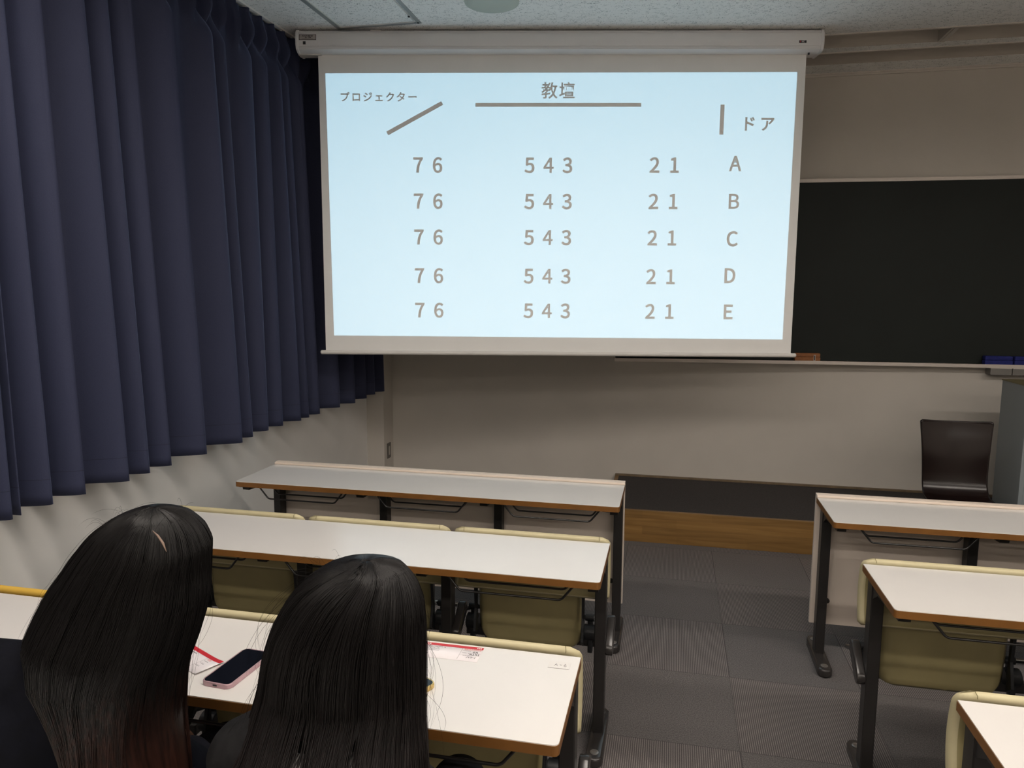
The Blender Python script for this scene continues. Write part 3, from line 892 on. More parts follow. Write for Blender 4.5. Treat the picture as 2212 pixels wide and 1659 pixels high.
# ------------------------------------------------------------------ chalkboard
def by(x):
    return 1.428 - 0.025 * (x - 2.2) ** 2
bd = empty('chalkboard', (2.2, WY1, 1.1), 'long dark green curved chalkboard with pale frame on the front wall', 'chalkboard')
XS = np.linspace(-0.66, 4.9, 49)
def curved_bar(bm, ya, yb, z0, z1, xs=XS):
    """ya, yb are offsets of the front and back from the curved face"""
    loops = []
    for x in xs:
        f = by(x)
        loops.append([bm.verts.new((x - 2.2, f + ya - WY1, z0 - 1.1)), bm.verts.new((x - 2.2, (f + yb if yb is not None else WY1) - WY1, z0 - 1.1)),
                      bm.verts.new((x - 2.2, (f + yb if yb is not None else WY1) - WY1, z1 - 1.1)), bm.verts.new((x - 2.2, f + ya - WY1, z1 - 1.1))])
    for a, b in zip(loops, loops[1:]):
        for k in range(4):
            bm.faces.new((a[k], a[(k + 1) % 4], b[(k + 1) % 4], b[k]))
    bm.faces.new(loops[0][::-1]); bm.faces.new(loops[-1])
    return bm
bm = B(); curved_bar(bm, 0.0, 0.018, 1.10, 2.285)
obj('board_surface', bm, 'board', bd, auto=True)
bm = B(); curved_bar(bm, -0.012, None, 2.281, 2.303)
fr = obj('board_frame', bm, 'aluminium', bd, auto=True)
bm = B()
xe = XS[0]
box(bm, xe - 0.02 - 2.2, xe - 2.2, by(xe) - 0.012 - WY1, 0.0, 0.0, 1.203)
obj('side_frame', bm, 'aluminium', bd)
bm = B()
box(bm, 2.7, 2.72, by(4.9) - 0.012 - WY1, 0.0, 0.0, 1.203)
obj('side_frame', bm, 'aluminium', bd)
bm = B(); curved_bar(bm, -0.062, None, 1.078, 1.094)
curved_bar(bm, -0.066, -0.062, 1.078, 1.101)
obj('chalk_tray', bm, 'aluminium', bd, auto=True)
# things on the tray
def tray_block(name, x, w, dpt, h, mat, label, cat, group=None):
    f = by(x)
    ang = math.atan2(-0.05 * (x - 2.2), 1)
    r = empty(name, (x, f - 0.036, 1.0945), label, cat, group, rotz=ang)
    bm = B(); box(bm, -w / 2, w / 2, -dpt / 2, dpt / 2, 0.0, h * 0.55, 0.005)
    obj('felt_pad', bm, mat, r, auto=True)
    bm = B(); box(bm, -w / 2 + 0.001, w / 2 - 0.001, -dpt / 2 + 0.001, dpt / 2 - 0.001, h * 0.55, h, 0.006, 3)
    obj('back_cover', bm, mat, r, auto=True)
    return r
er = tray_block('board_eraser', 0.622, 0.165, 0.046, 0.057, 'brown_felt', 'orange-brown board eraser on the chalk tray beside the screen', 'board eraser')
bm = B(); box(bm, 0.037, 0.049, -0.0245, -0.0225, 0.006, 0.046)
box(bm, 0.040, 0.046, -0.0250, -0.0240, 0.010, 0.042, mi=1)
obj('paper_tag', bm, ['tag', 'ink'], er, 'small pale tag on the front face')
e1 = tray_block('board_eraser', 1.800, 0.165, 0.050, 0.060, 'blue_felt', 'blue board eraser on the chalk tray, left of the two blue ones', 'board eraser', 'blue erasers on the tray')
e2 = tray_block('board_eraser', 1.975, 0.165, 0.050, 0.060, 'blue_felt', 'blue board eraser on the chalk tray, right one cut by the picture edge', 'board eraser', 'blue erasers on the tray')
for x, lb in ((1.818, 'grey chalk drawer under the tray, directly below the blue erasers'), (1.948, 'grey chalk drawer under the tray, at the right picture edge')):
    r = empty('chalk_drawer', (x, by(x) - 0.01, 1.078), lb, 'drawer', 'chalk drawers under the tray')
    bm = B(); prism(bm, rrect(-0.062, 0.062, -0.045, -0.004, 0.006, 4, (0, 0, 1, 1)), 'y', -0.052, 0.03)
    obj('drawer_box', bm, 'grey_box', r)
    bm = B(); box(bm, -0.062, 0.062, -0.054, 0.03, -0.004, 0.0)
    obj('rail', bm, 'aluminium', r)

# socket on the side of the corner column
so = empty('wall_socket', (-2.412, 1.350, 0.317), 'small grey socket plate on the column in the front left corner', 'wall socket')
bm = B(); prism(bm, rrect(-0.035, 0.035, -0.06, 0.06, 0.006, 4), 'x', 0.0, 0.006, 0.001)
obj('cover_plate', bm, 'socket', so)
bm = B(); prism(bm, rrect(-0.012, 0.012, -0.034, 0.034, 0.002, 3), 'x', 0.005, 0.008)
obj('outlet_insert', bm, 'socket_in', so)

# ------------------------------------------------------------------ desk rows
DL = 1.722
LEGX = [0.042, 0.585, 1.145, 1.700]
LEGX = [0.036, 0.590, 1.150, DL - 0.024]
UN = [(0.0, 0.566), (0.578, 1.144), (1.156, DL)]
SEATX = [0.283, 0.850, 1.422]
RACKX = [0.105, 0.672, 1.238]

def leg_bm(x):
    bm = B()
    box(bm, x - 0.019, x + 0.019, -0.060, -0.006, 0.028, 0.676, 0.003, 1)
    # cantilever arm under the top
    prism(bm, [(-0.006, 0.676), (-0.006, 0.610), (-0.060, 0.610), (-0.110, 0.640), (-0.320, 0.656), (-0.325, 0.676)], 'x', x - 0.016, x + 0.016)
    return bm
def foot_bm(x):
    bm = B()
    pts = []
    for a in range(0, 181, 20):
        pts.append((x + 0.026 * math.cos(math.radians(a)), 0.085 + 0.026 * math.sin(math.radians(a))))
    for a in range(180, 361, 20):
        pts.append((x + 0.029 * math.cos(math.radians(a)), -0.180 + 0.029 * math.sin(math.radians(a))))
    prism(bm, pts, 'z', 0.0, 0.036, 0.009, 3)
    return bm
def rack_bm(x0):
    bm = B()
    for y, dz in ((-0.318, 0.048), (-0.235, 0.048), (-0.150, 0.048)):
        tube(bm, fillet([(x0 - 0.004, y, 0.676), (x0, y, 0.668), (x0 + 0.040, y, 0.668 - dz), (x0 + 0.362, y, 0.668 - dz), (x0 + 0.400, y, 0.668), (x0 + 0.404, y, 0.676)], 0.012), 0.0037, 8)
    for x in (x0 + 0.006, x0 + 0.394):
        tube(bm, [(x, -0.325, 0.6705), (x, -0.14, 0.6705)], 0.0035, 8)
    return bm
def back_profile():
    # side profile (y,z) of a padded backrest, bulging away from the desk
    front, rear = [], []
    for k in range(15):
        t = k / 14
        z = 0.492 + 0.226 * t
        yb = 0.004 + 0.030 * math.sin(PI * (0.12 + 0.80 * (1 - t)))
        front.append((yb + 0.022, z)); rear.append((yb, z))
    top = [(front[-1][0] - 0.003, 0.726), (rear[-1][0] + 0.008, 0.7285), (rear[-1][0] + 0.001, 0.724)]
    return front + top + rear[::-1] + [(rear[0][0] + 0.01, 0.486)]
def backrest_obj(x0, x1, mat, parent, label=None):
    # padded slab: outline in xz with rounded corners, curved in y
    nx, nz = 30, 22
    r = 0.030
    def half(side):
        P = []
        for i in range(nz + 1):
            t = i / nz
            z = 0.488 + 0.226 * t
            # rounded outline
            dz0, dz1 = z - 0.488, 0.714 - z
            ins = 0.0
            for d in (dz1,):
                if d < r:
                    ins = r - math.sqrt(max(0, r * r - (r - d) ** 2))
            if dz0 < 0.012:
                ins = max(ins, 0.012 - math.sqrt(max(0, 0.012 ** 2 - (0.012 - dz0) ** 2)))
            row = []
            for j in range(nx + 1):
                s = j / nx
                x = x0 + ins + (x1 - x0 - 2 * ins) * s
                yc = 0.020 + 0.032 * math.sin(PI * (0.10 + 0.82 * (1 - t))) - 0.010
                dx = min(x - x0 - ins, x1 - ins - x)
                e = min(dx, min(dz0, dz1)) 
                th = 0.0125 * math.sqrt(max(0.0, min(1.0, 1 - (1 - min(1, e / 0.016)) ** 2)))
                row.append((x, yc + side * th, z))
            P.append(row)
        return P
    A, Bk = half(1), half(-1)
    bm = B()
    def add(P):
        return [[bm.verts.new(p) for p in row] for row in P]
    a, b = add(A), add(Bk)
    for g in (a, b):
        for i in range(nz):
            for j in range(nx):
                f = bm.faces.new((g[i][j], g[i][j + 1], g[i + 1][j + 1], g[i + 1][j]))
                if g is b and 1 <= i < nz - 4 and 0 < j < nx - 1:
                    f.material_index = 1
    bmesh.ops.remove_doubles(bm, verts=bm.verts, dist=0.00005)
    o = obj('backrest', bm, [mat, 'vinyl_under'], parent, label, smooth=True)
    # stitched seams near both ends and along the top
    bm = B()
    for xs in (x0 + 0.040, x1 - 0.040):
        tube(bm, [(xs, 0.018, 0.7145), (xs + 0.002, 0.008, 0.709), (xs + 0.002, 0.0065, 0.703)], 0.0009, 5)
    obj('seam', bm, 'olive_edge', o)
    return o
def seat_pan(parent, xc, up=True, mat='vinyl_under'):
    """folded seat: hangs upright behind the backrest; open: level for sitting"""
    w, L, th, r = 0.388, 0.40, 0.046, 0.065
    nx, nl = 22, 22
    bm = B()
    def surf(side):
        P = []
        for i in range(nl + 1):
            l = L * i / nl
            d0, d1 = l, L - l
            ins = 0
            for d, rr in ((d0, r), (d1, 0.03)):
                if d < rr:
                    ins = max(ins, rr - math.sqrt(max(0, rr * rr - (rr - d) ** 2)))
            row = []
            for j in range(nx + 1):
                x = xc - w / 2 + ins + (w - 2 * ins) * j / nx
                e = min(x - (xc - w / 2) - ins, (xc + w / 2) - ins - x, d0, d1)
                hh = th / 2 * math.sqrt(max(0, 1 - (1 - min(1, e / 0.020)) ** 2))
                bow = 0.012 * math.sin(PI * min(1, l / 0.14)) if l < 0.14 else 0.0
                q = side * hh + bow * 0.35
                if up:
                    row.append((x, 0.118 + q * 1.0 - 0.08 * (l - 0.1) , 0.238 + l))
                else:
                    row.append((x, 0.095 + l, 0.420 - 0.023 + q * side if False else 0.405 + side * hh))
            P.append(row)
        return P
    for side in (1, -1):
        g = [[bm.verts.new(p) for p in row] for row in surf(side)]
        for i in range(nl):
            for j in range(nx):
                bm.faces.new((g[i][j], g[i][j + 1], g[i + 1][j + 1], g[i + 1][j]))
    bmesh.ops.remove_doubles(bm, verts=bm.verts, dist=0.00005)
    s = obj('seat', bm, mat, parent, smooth=True)
    # black side plates
    for sx in (-1, 1):
        bm = B()
        x = xc + sx * (w / 2 + 0.007)
        if up:
            prism(bm, [(0.098, 0.270), (0.100, 0.640), (0.060, 0.640), (0.085, 0.380), (0.060, 0.300)], 'x', x - 0.005, x + 0.005, 0.001, 1)
        else:
            box(bm, x - 0.005, x + 0.005, 0.07, 0.42, 0.375, 0.400, 0.001, 1)
        obj('side_plate', bm, 'black_plastic', s)
    return s
def hinge_parts(parent, xs):
    """tube beam, chrome axle and pivot blocks running between the legs"""
    for k in range(3):
        a, b = LEGX[k] + 0.019, LEGX[k + 1] - 0.019
        bm = B(); box(bm, a, b, 0.135, 0.165, 0.250, 0.285, 0.004)
        obj('cross_beam', bm, 'frame', parent)
        bm = B(); tube(bm, [(a, 0.148, 0.358), (b, 0.148, 0.358)], 0.0085, 12)
        obj('axle', bm, 'chrome', parent, smooth=True, label='chrome rod')
        c = xs[k]
        for s in (-1, 1):
            e = c + s * (0.194 + 0.006)
            bm = B()
            lo, hi = (e, e + 0.048) if s > 0 else (e - 0.048, e)
            # clamp wrapped round the beam
            m = (lo + hi) / 2
            tube(bm, [(lo, 0.132, 0.308), (lo + 0.003, 0.132, 0.308), (hi - 0.003, 0.132, 0.308), (hi, 0.132, 0.308)], [0.026, 0.030, 0.030, 0.026], 20)
            box(bm, m - 0.008, m + 0.010, 0.112, 0.140, 0.236, 0.290, 0.004)
            tube(bm, [(m - 0.02, 0.148, 0.358), (m + 0.012, 0.148, 0.358)], 0.013, 14)
            box(bm, m - 0.012, m + 0.008, 0.140, 0.156, 0.30, 0.356, 0.003)
            obj('pivot_block', bm, 'black_plastic', parent, auto=True)
def support_arm(x, s):
    # blunt arm rising forward from the leg to the seat beam
    bm = B()
    c0 = Vector((-0.036, 0.338)); c1 = Vector((0.046, 0.398))
    d = (c1 - c0).normalized(); n = Vector((-d.y, d.x))
    pts = []
    for a in range(-90, 91, 20):
        v = d * math.cos(math.radians(a)) + n * math.sin(math.radians(a))
        pts.append(tuple(c1 + v * 0.023))
    for a in range(90, 271, 30):
        v = d * math.cos(math.radians(a)) + n * math.sin(math.radians(a))
        pts.append(tuple(c0 + v * 0.023))
    xc = x + s * 0.031
    prism(bm, pts, 'x', xc - 0.013, xc + 0.013, 0.004, 2)
    tube(bm, [(x, -0.030, 0.338), (xc, -0.030, 0.338)], 0.012, 12)
    tube(bm, [(xc, 0.040, 0.392), (xc, 0.148, 0.350)], 0.008, 10)
    return bm

def desk(x0, yfar, label, seats='up', panel=False, cushions=('vinyl', 'vinyl', 'vinyl'), group=None, open_seats=()):
    d = empty('classroom_desk', (x0, yfar, 0.0), label, 'desk', group)
    bm = B(); prism(bm, rrect(0, DL, -0.352, 0, 0.012, 5, (0, 0, 1, 1)), 'z', 0.6772, 0.6985)
    top = obj('desk_top', bm, 'edge', d, 'brown edged board under the white laminate')
    bm = B(); prism(bm, rrect(0.001, DL - 0.001, -0.351, -0.001, 0.012, 5, (0, 0, 1, 1)), 'z', 0.6985, 0.7005)
    obj('laminate', bm, 'laminate', top, 'white laminate surface')
    for x in LEGX:
        lg = obj('leg', leg_bm(x), 'frame', d)
        ft = obj('foot', foot_bm(x), 'frame_gloss', lg, auto=True)
        for yy in (-0.170, 0.070):
            bm = B()
            disc(bm, (x, yy, 0.035), 0.0145, 0.0035, 'z', 20, dome=1)
            box(bm, x - 0.008, x + 0.008, yy - 0.0012, yy + 0.0012, 0.038, 0.0395)
            obj('foot_bolt', bm, 'bolt', lg, auto=True)
        if seats:
            obj('support_arm', support_arm(x, -1 if x < 0.1 else 1), 'frame_gloss', lg, auto=True)
    for x in RACKX:
        obj('wire_rack', rack_bm(x), 'black_wire', d, smooth=True)
    for x in (0.035, 0.60, 1.165, DL - 0.05):
        bm = B(); box(bm, x - 0.02, x + 0.02, -0.345, -0.315, 0.6735, 0.6772)
        obj('top_clip', bm, 'black_plastic', d)
    bm = B(); box(bm, LEGX[0], LEGX[3], -0.045, -0.020, 0.615, 0.645, 0.002)
    obj('top_rail', bm, 'frame', d)
    if panel:
        bm = B(); box(bm, 0.0, DL, 0.004, 0.024, 0.140, 0.712, 0.0015)
        pn = obj('modesty_panel', bm, 'panel', d)
        bm = B(); box(bm, 0.0, DL, -0.012, 0.0035, 0.7006, 0.7120, 0.003)
        box(bm, 0.0, DL, 0.0035, 0.026, 0.7085, 0.7128, 0.0015)
        obj('rear_lip', bm, 'lip', d)
        for x in LEGX:
            bm = B()
            s = 1 if x < DL / 2 else -1
            disc(bm, (x + s * 0.030, 0.005, 0.247), 0.011, -0.012, 'y', 16, dome=1)
            obj('panel_bolt', bm, 'frame_gloss', pn, auto=True)
    if seats:
        for k, (a, b) in enumerate(UN):
            br = backrest_obj(a, b, cushions[k], d, 'mustard yellow backrest' if cushions[k] == 'vinyl_yellow' else None)
            for x in (a + 0.05, b - 0.05):
                bm = B()
                box(bm, x - 0.015, x + 0.015, -0.008, 0.014, 0.56, 0.66, 0.002)
                obj('backrest_bracket', bm, 'frame', br)
        hinge_parts(d, SEATX)
        for k, xc in enumerate(SEATX):
            seat_pan(d, xc, up=(k not in open_seats))
    return d

LX0, RX0 = -2.180, 0.3452
D1 = desk(LX0, -0.7069, 'front desk of the left block, white top with a plain beige panel below', seats=None, panel=True, group='left block desk rows')
D2 = desk(LX0, -1.4985, 'second desk of the left block, three cream seats folded on its far side', group='left block desk rows')
D3 = desk(LX0, -2.3095, 'third desk of the left block, with the tickets and phones on it', cushions=('vinyl_yellow', 'vinyl', 'vinyl'), group='left block desk rows')
D4 = desk(LX0, -3.115, 'desk behind the two people, whose lowered seats they sit on', group='left block desk rows', open_seats=(1, 2))
D5 = desk(RX0, -0.7168, 'front desk of the right block, beige panel below and chair behind it', seats=None, panel=True, group='right block desk rows')
D6 = desk(RX0, -1.5057, 'second desk of the right block, nearer the camera than the panelled one', group='right block desk rows')
D7 = desk(RX0, -2.3128, 'nearest desk of the right block, cut off in the lower right corner', group='right block desk rows')

# ------------------------------------------------------------------ chair by the stage
ch = empty('stacking_chair', (1.262, 0.34, 0.0), 'dark glossy plywood chair standing by the stage behind the right desks', 'chair', rotz=0.0)
def chair_shell():
    # centre line (y,z): backrest top -> bend -> seat -> front edge; y negative is towards the room
    cl = [(0.135, 0.868), (0.128, 0.82), (0.116, 0.76), (0.104, 0.69), (0.094, 0.62), (0.084, 0.56), (0.072, 0.515), (0.048, 0.478), (0.012, 0.456),
          (-0.05, 0.446), (-0.12, 0.444), (-0.20, 0.446), (-0.26, 0.440), (-0.290, 0.424), (-0.300, 0.404)]
    fine = []
    for k in range(len(cl) - 1):
        p0, p1, p2, p3 = (Vector(cl[max(0, k - 1)]), Vector(cl[k]), Vector(cl[k + 1]), Vector(cl[min(len(cl) - 1, k + 2)]))
        for m in range(6):
            t = m / 6
            fine.append(0.5 * ((2 * p1) + (p2 - p0) * t + (2 * p0 - 5 * p1 + 4 * p2 - p3) * t * t + (3 * p1 - p0 - 3 * p2 + p3) * t ** 3))
    fine.append(Vector(cl[-1]))
    P, run = [], 0.0
    tot = sum((b - a).length for a, b in zip(fine, fine[1:]))
    for k, q in enumerate(fine):
        y, z = q
        if k:
            run += (q - fine[k - 1]).length
        f = run / tot
        t = min(1.0, max(0.0, (z - 0.47) / 0.40)) if f < 0.6 else 0.0
        w = 0.1845 - 0.022 * math.sin(PI * min(1, f / 0.95)) if f < 0.95 else 0.1845
        for e in (run, tot - run):
            if e < 0.014:
                w -= 0.014 - math.sqrt(max(0, 0.014 ** 2 - (0.014 - e) ** 2))
        row = []
        for j in range(33):
            s = -1 + 2 * j / 32
            curve = 0.030 * t * s * s
            lift = -0.007 * (1 - s * s) * max(0, 1 - run / 0.05)
            dip = -0.009 * (1 - s * s) * (1 - t)
            row.append((s * w, y - curve, z + lift + dip))
        P.append(row)
    return P
o = grid_mesh('seat_shell', chair_shell(), 'plywood', ch)
sd = o.modifiers.new('ply', 'SOLIDIFY'); sd.thickness = 0.011; sd.offset = -1
bm = B(); prism(bm, rrect(-0.045, 0.045, -0.004, 0.004, 0.003, 3), 'y', -0.002, 0.003)
hg = obj('grip_slot', bm, 'chrome', ch)
hg.location = (0.0, 0.129, 0.845)
hg.scale = (0.16, 1, 0.6)
for sx in (-1, 1):
    for fy, nm in ((-1, 0), (1, 1)):
        bm = B()
        if fy < 0:
            tube(bm, fillet([(sx * 0.14, -0.05, 0.425), (sx * 0.150, -0.215, 0.425), (sx * 0.175, -0.26, 0.0)], 0.03), 0.010, 10)
        else:
            tube(bm, fillet([(sx * 0.14, -0.05, 0.425), (sx * 0.150, 0.02, 0.425), (sx * 0.175, 0.155, 0.0)], 0.03), 0.010, 10)
        obj('leg', bm, 'chrome' if False else 'frame_gloss', ch, smooth=True)
bm = B(); tube(bm, [(-0.15, -0.12, 0.425), (0.15, -0.12, 0.425)], 0.009, 10)
obj('stretcher', bm, 'frame_gloss', ch, smooth=True)

# ------------------------------------------------------------------ lectern at the right edge
pd = empty('lectern', (1.656, 0.92, 0.2015), 'grey-blue lectern standing on the stage at the right edge', 'lectern')
bm = B(); box(bm, 0.0, 0.022, -0.33, 0.0, 0.0, 0.846, 0.001)
obj('side_panel', bm, 'podium', pd)
bm = B(); box(bm, 0.90, 0.922, -0.33, 0.0, 0.0, 0.846, 0.001)
obj('side_panel', bm, 'podium', pd)
bm = B(); box(bm, 0.022, 0.90, -0.33, -0.31, 0.0, 0.846, 0.001)
obj('front_panel', bm, 'podium', pd)
bm = B(); box(bm, -0.004, 0.926, -0.334, 0.004, 0.846, 0.853, 0.001)
obj('top_panel', bm, 'olive_edge', pd)

# ------------------------------------------------------------------ papers, phones and label on the third desk
TZ = 0.7006
def ticket(cx, cy, ang, label, curl=0.0, txt=()):
    """origin at the top right corner of the ticket; x runs left-to-right, y up the page"""
    r = empty('exam_ticket', (cx, cy, TZ), label, 'ticket', 'red-banded paper tickets', rotz=ang)
    W_, H_ = 0.218, 0.070
    n = 14
    def zf(x, y):
        return 0.0006 + curl * max(0.0, (x + 0.05) / 0.05) ** 2 * (1.0 if x > -0.05 else 0) + 0.0
    def sheet(x0, x1, y0, y1, up, mat, nm):
        P = [[(x0 + (x1 - x0) * i / n, y, zf(x0 + (x1 - x0) * i / n, y) + up) for i in range(n + 1)] for y in (y0, y1)]
        return grid_mesh(nm, P, mat, r)
    pa = sheet(-W_, 0, -H_, 0, 0.0, 'paper', 'ticket_paper')
    md = pa.modifiers.new('t', 'SOLIDIFY'); md.thickness = 0.0004; md.offset = -1
    sheet(-W_, 0, -0.0115, 0, 0.0003, 'red_ink', 'red_band')
    Z = 0.0012
    polys = []
    rnd = random.Random(int(cx * -1000))
    # rows of small print, dashed into word-like blocks
    for row, (xa, xb, yy, hh) in enumerate(((-0.150, -0.092, -0.0165, .0022), (-0.152, -0.108, -0.0225, .0014), (-0.154, -0.106, -0.0285, .0014), (-0.156, -0.104, -0.0345, .0014), (-0.158, -0.142, -0.044, .0012),
                                   (-0.212, -0.188, -0.0165, .003), (-0.180, -0.168, -0.0165, .0035), (-0.205, -0.165, -0.052, .0012), (-0.205, -0.172, -0.056, .0012),
                                   (-0.046, -0.028, -0.0225, .0014), (-0.046, -0.026, -0.0335, .0014), (-0.046, -0.020, -0.0445, .0014))):
        x = xa
        while x < xb:
            w = rnd.uniform(0.0012, 0.0045)
            if rnd.random() < 0.85:
                polys.append([(x, yy - hh), (x + w, yy - hh), (x + w, yy), (x, yy)])
            x += w + 0.0007
    flatpoly('small_print', polys, 'pencil', r, z=Z)
    bars = []
    x = -0.044
    while x < -0.004:
        w = rnd.uniform(0.0006, 0.0022)
        bars.append([(x, -0.0185), (x + w, -0.0185), (x + w, -0.0125), (x, -0.0125)])
        x += w + rnd.uniform(0.0006, 0.0014)
    for k in range(14):
        xx, yy = -0.205 + 0.045 * rnd.random(), -0.03 - 0.018 * rnd.random()
        bars.append([(xx, yy), (xx + 0.006, yy), (xx + 0.006, yy + 0.001), (xx, yy + 0.001)])
    flatpoly('pink_barcode', bars, 'pink_ink', r, z=Z)
    wb = []
    for xa, xb in ((-0.152, -0.135), (-0.016, -0.004)):
        x = xa
        while x < xb:
            wb.append([(x, -0.0085), (x + 0.0028, -0.0085), (x + 0.0028, -0.0035), (x, -0.0035)])
            x += 0.0042
    flatpoly('band_lettering', wb, 'white_ink', r, z=Z)
    flatpoly('divider_line', [[(-0.0505, -0.066), (-0.0499, -0.066), (-0.0499, -0.0125), (-0.0505, -0.0125)],
                              [(-0.050, -0.0318), (0, -0.0318), (0, -0.0314), (-0.050, -0.0314)], [(-0.050, -0.0428), (0, -0.0428), (0, -0.0424), (-0.050, -0.0424)]], 'pencil', r, z=Z)
    s = 0.0075 / 257
    it = []
    for t_, x, y in txt:
        it += textrow(t_, x, y, s * (0.85 if t_ in 'ハワイ' else 1), 60)
    if it:
        glyphs('handwriting', it, 'ink', r, offset=0.0002, plane='xy', at=Z)
    return r
ticket(-0.6925, -2.3195, 0.0, 'red-banded paper ticket lying against the seat back, right of the central head', 0.0,
       (('6A', -0.021, -0.0305), ('A151', -0.027, -0.0415), ('ハワイ', -0.031, -0.0560)))
ticket(-1.261, -2.5235, -0.46, 'red-banded paper ticket half under the pink phone', 0.004,
       (('7E', -0.021, -0.0305), ('137', -0.027, -0.0415), ('イ', -0.031, -0.0560), ('ロ', -0.021, -0.0560)))

def phone(name, x, y, ang, mat, label):
    r = empty(name, (x, y, TZ), label, 'phone', 'phones on the third desk', rotz=ang)
    w, h, t = 0.0745, 0.156, 0.0105
    bm = B(); prism(bm, rrect(-w / 2, w / 2, -h / 2, h / 2, 0.013, 8), 'z', 0.0, t, 0.002, 3)
    bd_ = obj('case', bm, mat, r, auto=True)
    bm = B(); prism(bm, rrect(-w / 2 + 0.0035, w / 2 - 0.0035, -h / 2 + 0.0035, h / 2 - 0.0035, 0.010, 8), 'z', t - 0.0002, t + 0.0004)
    obj('touch_screen', bm, 'glass_black', r)
    bm = B()
    box(bm, w / 2 - 0.001, w / 2 + 0.0007, 0.010, 0.024, t * 0.4, t * 0.68, 0.0004)
    box(bm, w / 2 - 0.001, w / 2 + 0.0007, -0.008, 0.004, t * 0.4, t * 0.68, 0.0004)
    obj('side_button', bm, mat, bd_)
    bm = B(); prism(bm, rrect(-0.0055, 0.0055, t * 0.33, t * 0.68, 0.0016, 4), 'y', -h / 2 - 0.0004, -h / 2 + 0.001)
    obj('charging_port', bm, 'ink', bd_)
    return r
phone('smartphone', -1.2132, -2.5440, math.radians(-4.2), 'pink_metal', 'black-screened smartphone in a pink case between the two heads')
phone('smartphone', -0.8195, -2.5620, math.radians(-28), 'gold', 'gold-cased smartphone whose corner shows right of the central head')

sl2 = empty('seat_label', (-0.500, -2.357, TZ), 'paper strip with A-6 handwritten in the desk corner', 'label')
bm = B(); box(bm, -0.028, 0.022, -0.017, 0.015, 0.0, 0.0004)
obj('paper_strip', bm, 'label_paper', sl2)
def stroke(bm, pts, r=0.0004):
    tube(bm, [(a, b, 0.0007) for a, b in pts], r, 6)
bm = B()
stroke(bm, [(-0.0145, -0.007), (-0.0105, 0.005), (-0.0065, -0.007)]); stroke(bm, [(-0.0125, -0.002), (-0.008, -0.0022)])
stroke(bm, [(-0.0025, -0.0005), (0.003, -0.0005)])
stroke(bm, [(0.0115, 0.0055), (0.0082, 0.001), (0.0075, -0.004), (0.010, -0.0065), (0.0135, -0.005), (0.013, -0.0015), (0.0095, -0.001), (0.0077, -0.003)])
obj('handwriting', bm, 'pencil', sl2)
bm = B()
px = -0.028
pts = []
rr = random.Random(4)
while px < 0.022:
    pts.append((px, -0.0170 + rr.uniform(-0.0006, 0.0006))); px += 0.004
stroke(bm, pts, 0.0003)
obj('torn_edge', bm, 'pencil', sl2)

# ------------------------------------------------------------------ people
def capsule(bm, a, b, ra, rb, n=16):
    a, b = Vector(a), Vector(b)
    d = (b - a)
    L = d.length
    if L < 1e-6:
        L = 1e-6; d = Vector((0, 0, 1e-6))
    d.normalize()
    pts, rs = [], []
    for k in range(5):
        an = PI / 2 * k / 5
        pts.append(a - d * ra * math.cos(an)); rs.append(max(1e-4, ra * math.sin(an)))
    pts.append(a); rs.append(ra)
    pts.append(b); rs.append(rb)
    for k in range(1, 6):
        an = PI / 2 * k / 5
        pts.append(b + d * rb * math.sin(an)); rs.append(max(1e-4, rb * math.cos(an)))
    tube(bm, pts, rs, n)
def ellip(bm, c, r, rot=None):
    g = bmesh.ops.create_icosphere(bm, subdivisions=3, radius=1.0)
    m = Matrix.Diagonal((*r, 1.0))
    if rot is not None:
        m = rot.to_4x4() @ m
    m = Matrix.Translation(c) @ m
    bmesh.ops.transform(bm, matrix=m, verts=g['verts'])
def fuse(name, bm, mat, parent, voxel=0.008, smooth=6, label=None):
    me = bpy.data.meshes.new(name + '_raw')
    bm.to_mesh(me); bm.free()
    o = bpy.data.objects.new(name + '_raw', me)
    COL.objects.link(o)
    r = o.modifiers.new('r', 'REMESH'); r.mode = 'VOXEL'; r.voxel_size = voxel
    s = o.modifiers.new('s', 'SMOOTH'); s.iterations = smooth; s.factor = 0.5
    dg = bpy.context.evaluated_depsgraph_get()
    m2 = bpy.data.meshes.new_from_object(o.evaluated_get(dg))
    bpy.data.objects.remove(o); bpy.data.meshes.remove(me)
    m2.name = name
    m2.materials.clear()
    return new_obj(name, m2, mat, parent, label, smooth=True)

def hand(bm, wrist, fwd, up, side, s=1.0):
    """palm with five bent fingers; side = direction of the thumb"""
    w = Vector(wrist); f = Vector(fwd).normalized(); u = Vector(up).normalized(); t = Vector(side).normalized()
    for k in range(4):
        o = t * (0.026 - 0.0175 * k) * s
        capsule(bm, w + f * 0.012 * s + o * 0.7, w + f * 0.082 * s + o, 0.0125 * s, 0.0105 * s, 10)
        ln = (0.040, 0.045, 0.041, 0.032)[k] * s
        base = w + f * 0.084 * s + o
        m1 = base + (f * 0.93 - u * 0.36) * ln
        m2 = m1 + (f * 0.62 - u * 0.78) * ln * 0.62
        m3 = m2 + (f * 0.30 - u * 0.95) * ln * 0.45
        capsule(bm, base, m1, 0.0092 * s, 0.0082 * s, 10)
        capsule(bm, m1, m2, 0.0082 * s, 0.0074 * s, 10)
        capsule(bm, m2, m3, 0.0074 * s, 0.0066 * s, 10)
    b = w + f * 0.028 * s + t * 0.026 * s
    m1 = b + (f * 0.62 + t * 0.66 - u * 0.30) * 0.036 * s
    m2 = m1 + (f * 0.88 + t * 0.30 - u * 0.36) * 0.028 * s
    capsule(bm, b, m1, 0.0125 * s, 0.0098 * s, 10)
    capsule(bm, m1, m2, 0.0098 * s, 0.0080 * s, 10)

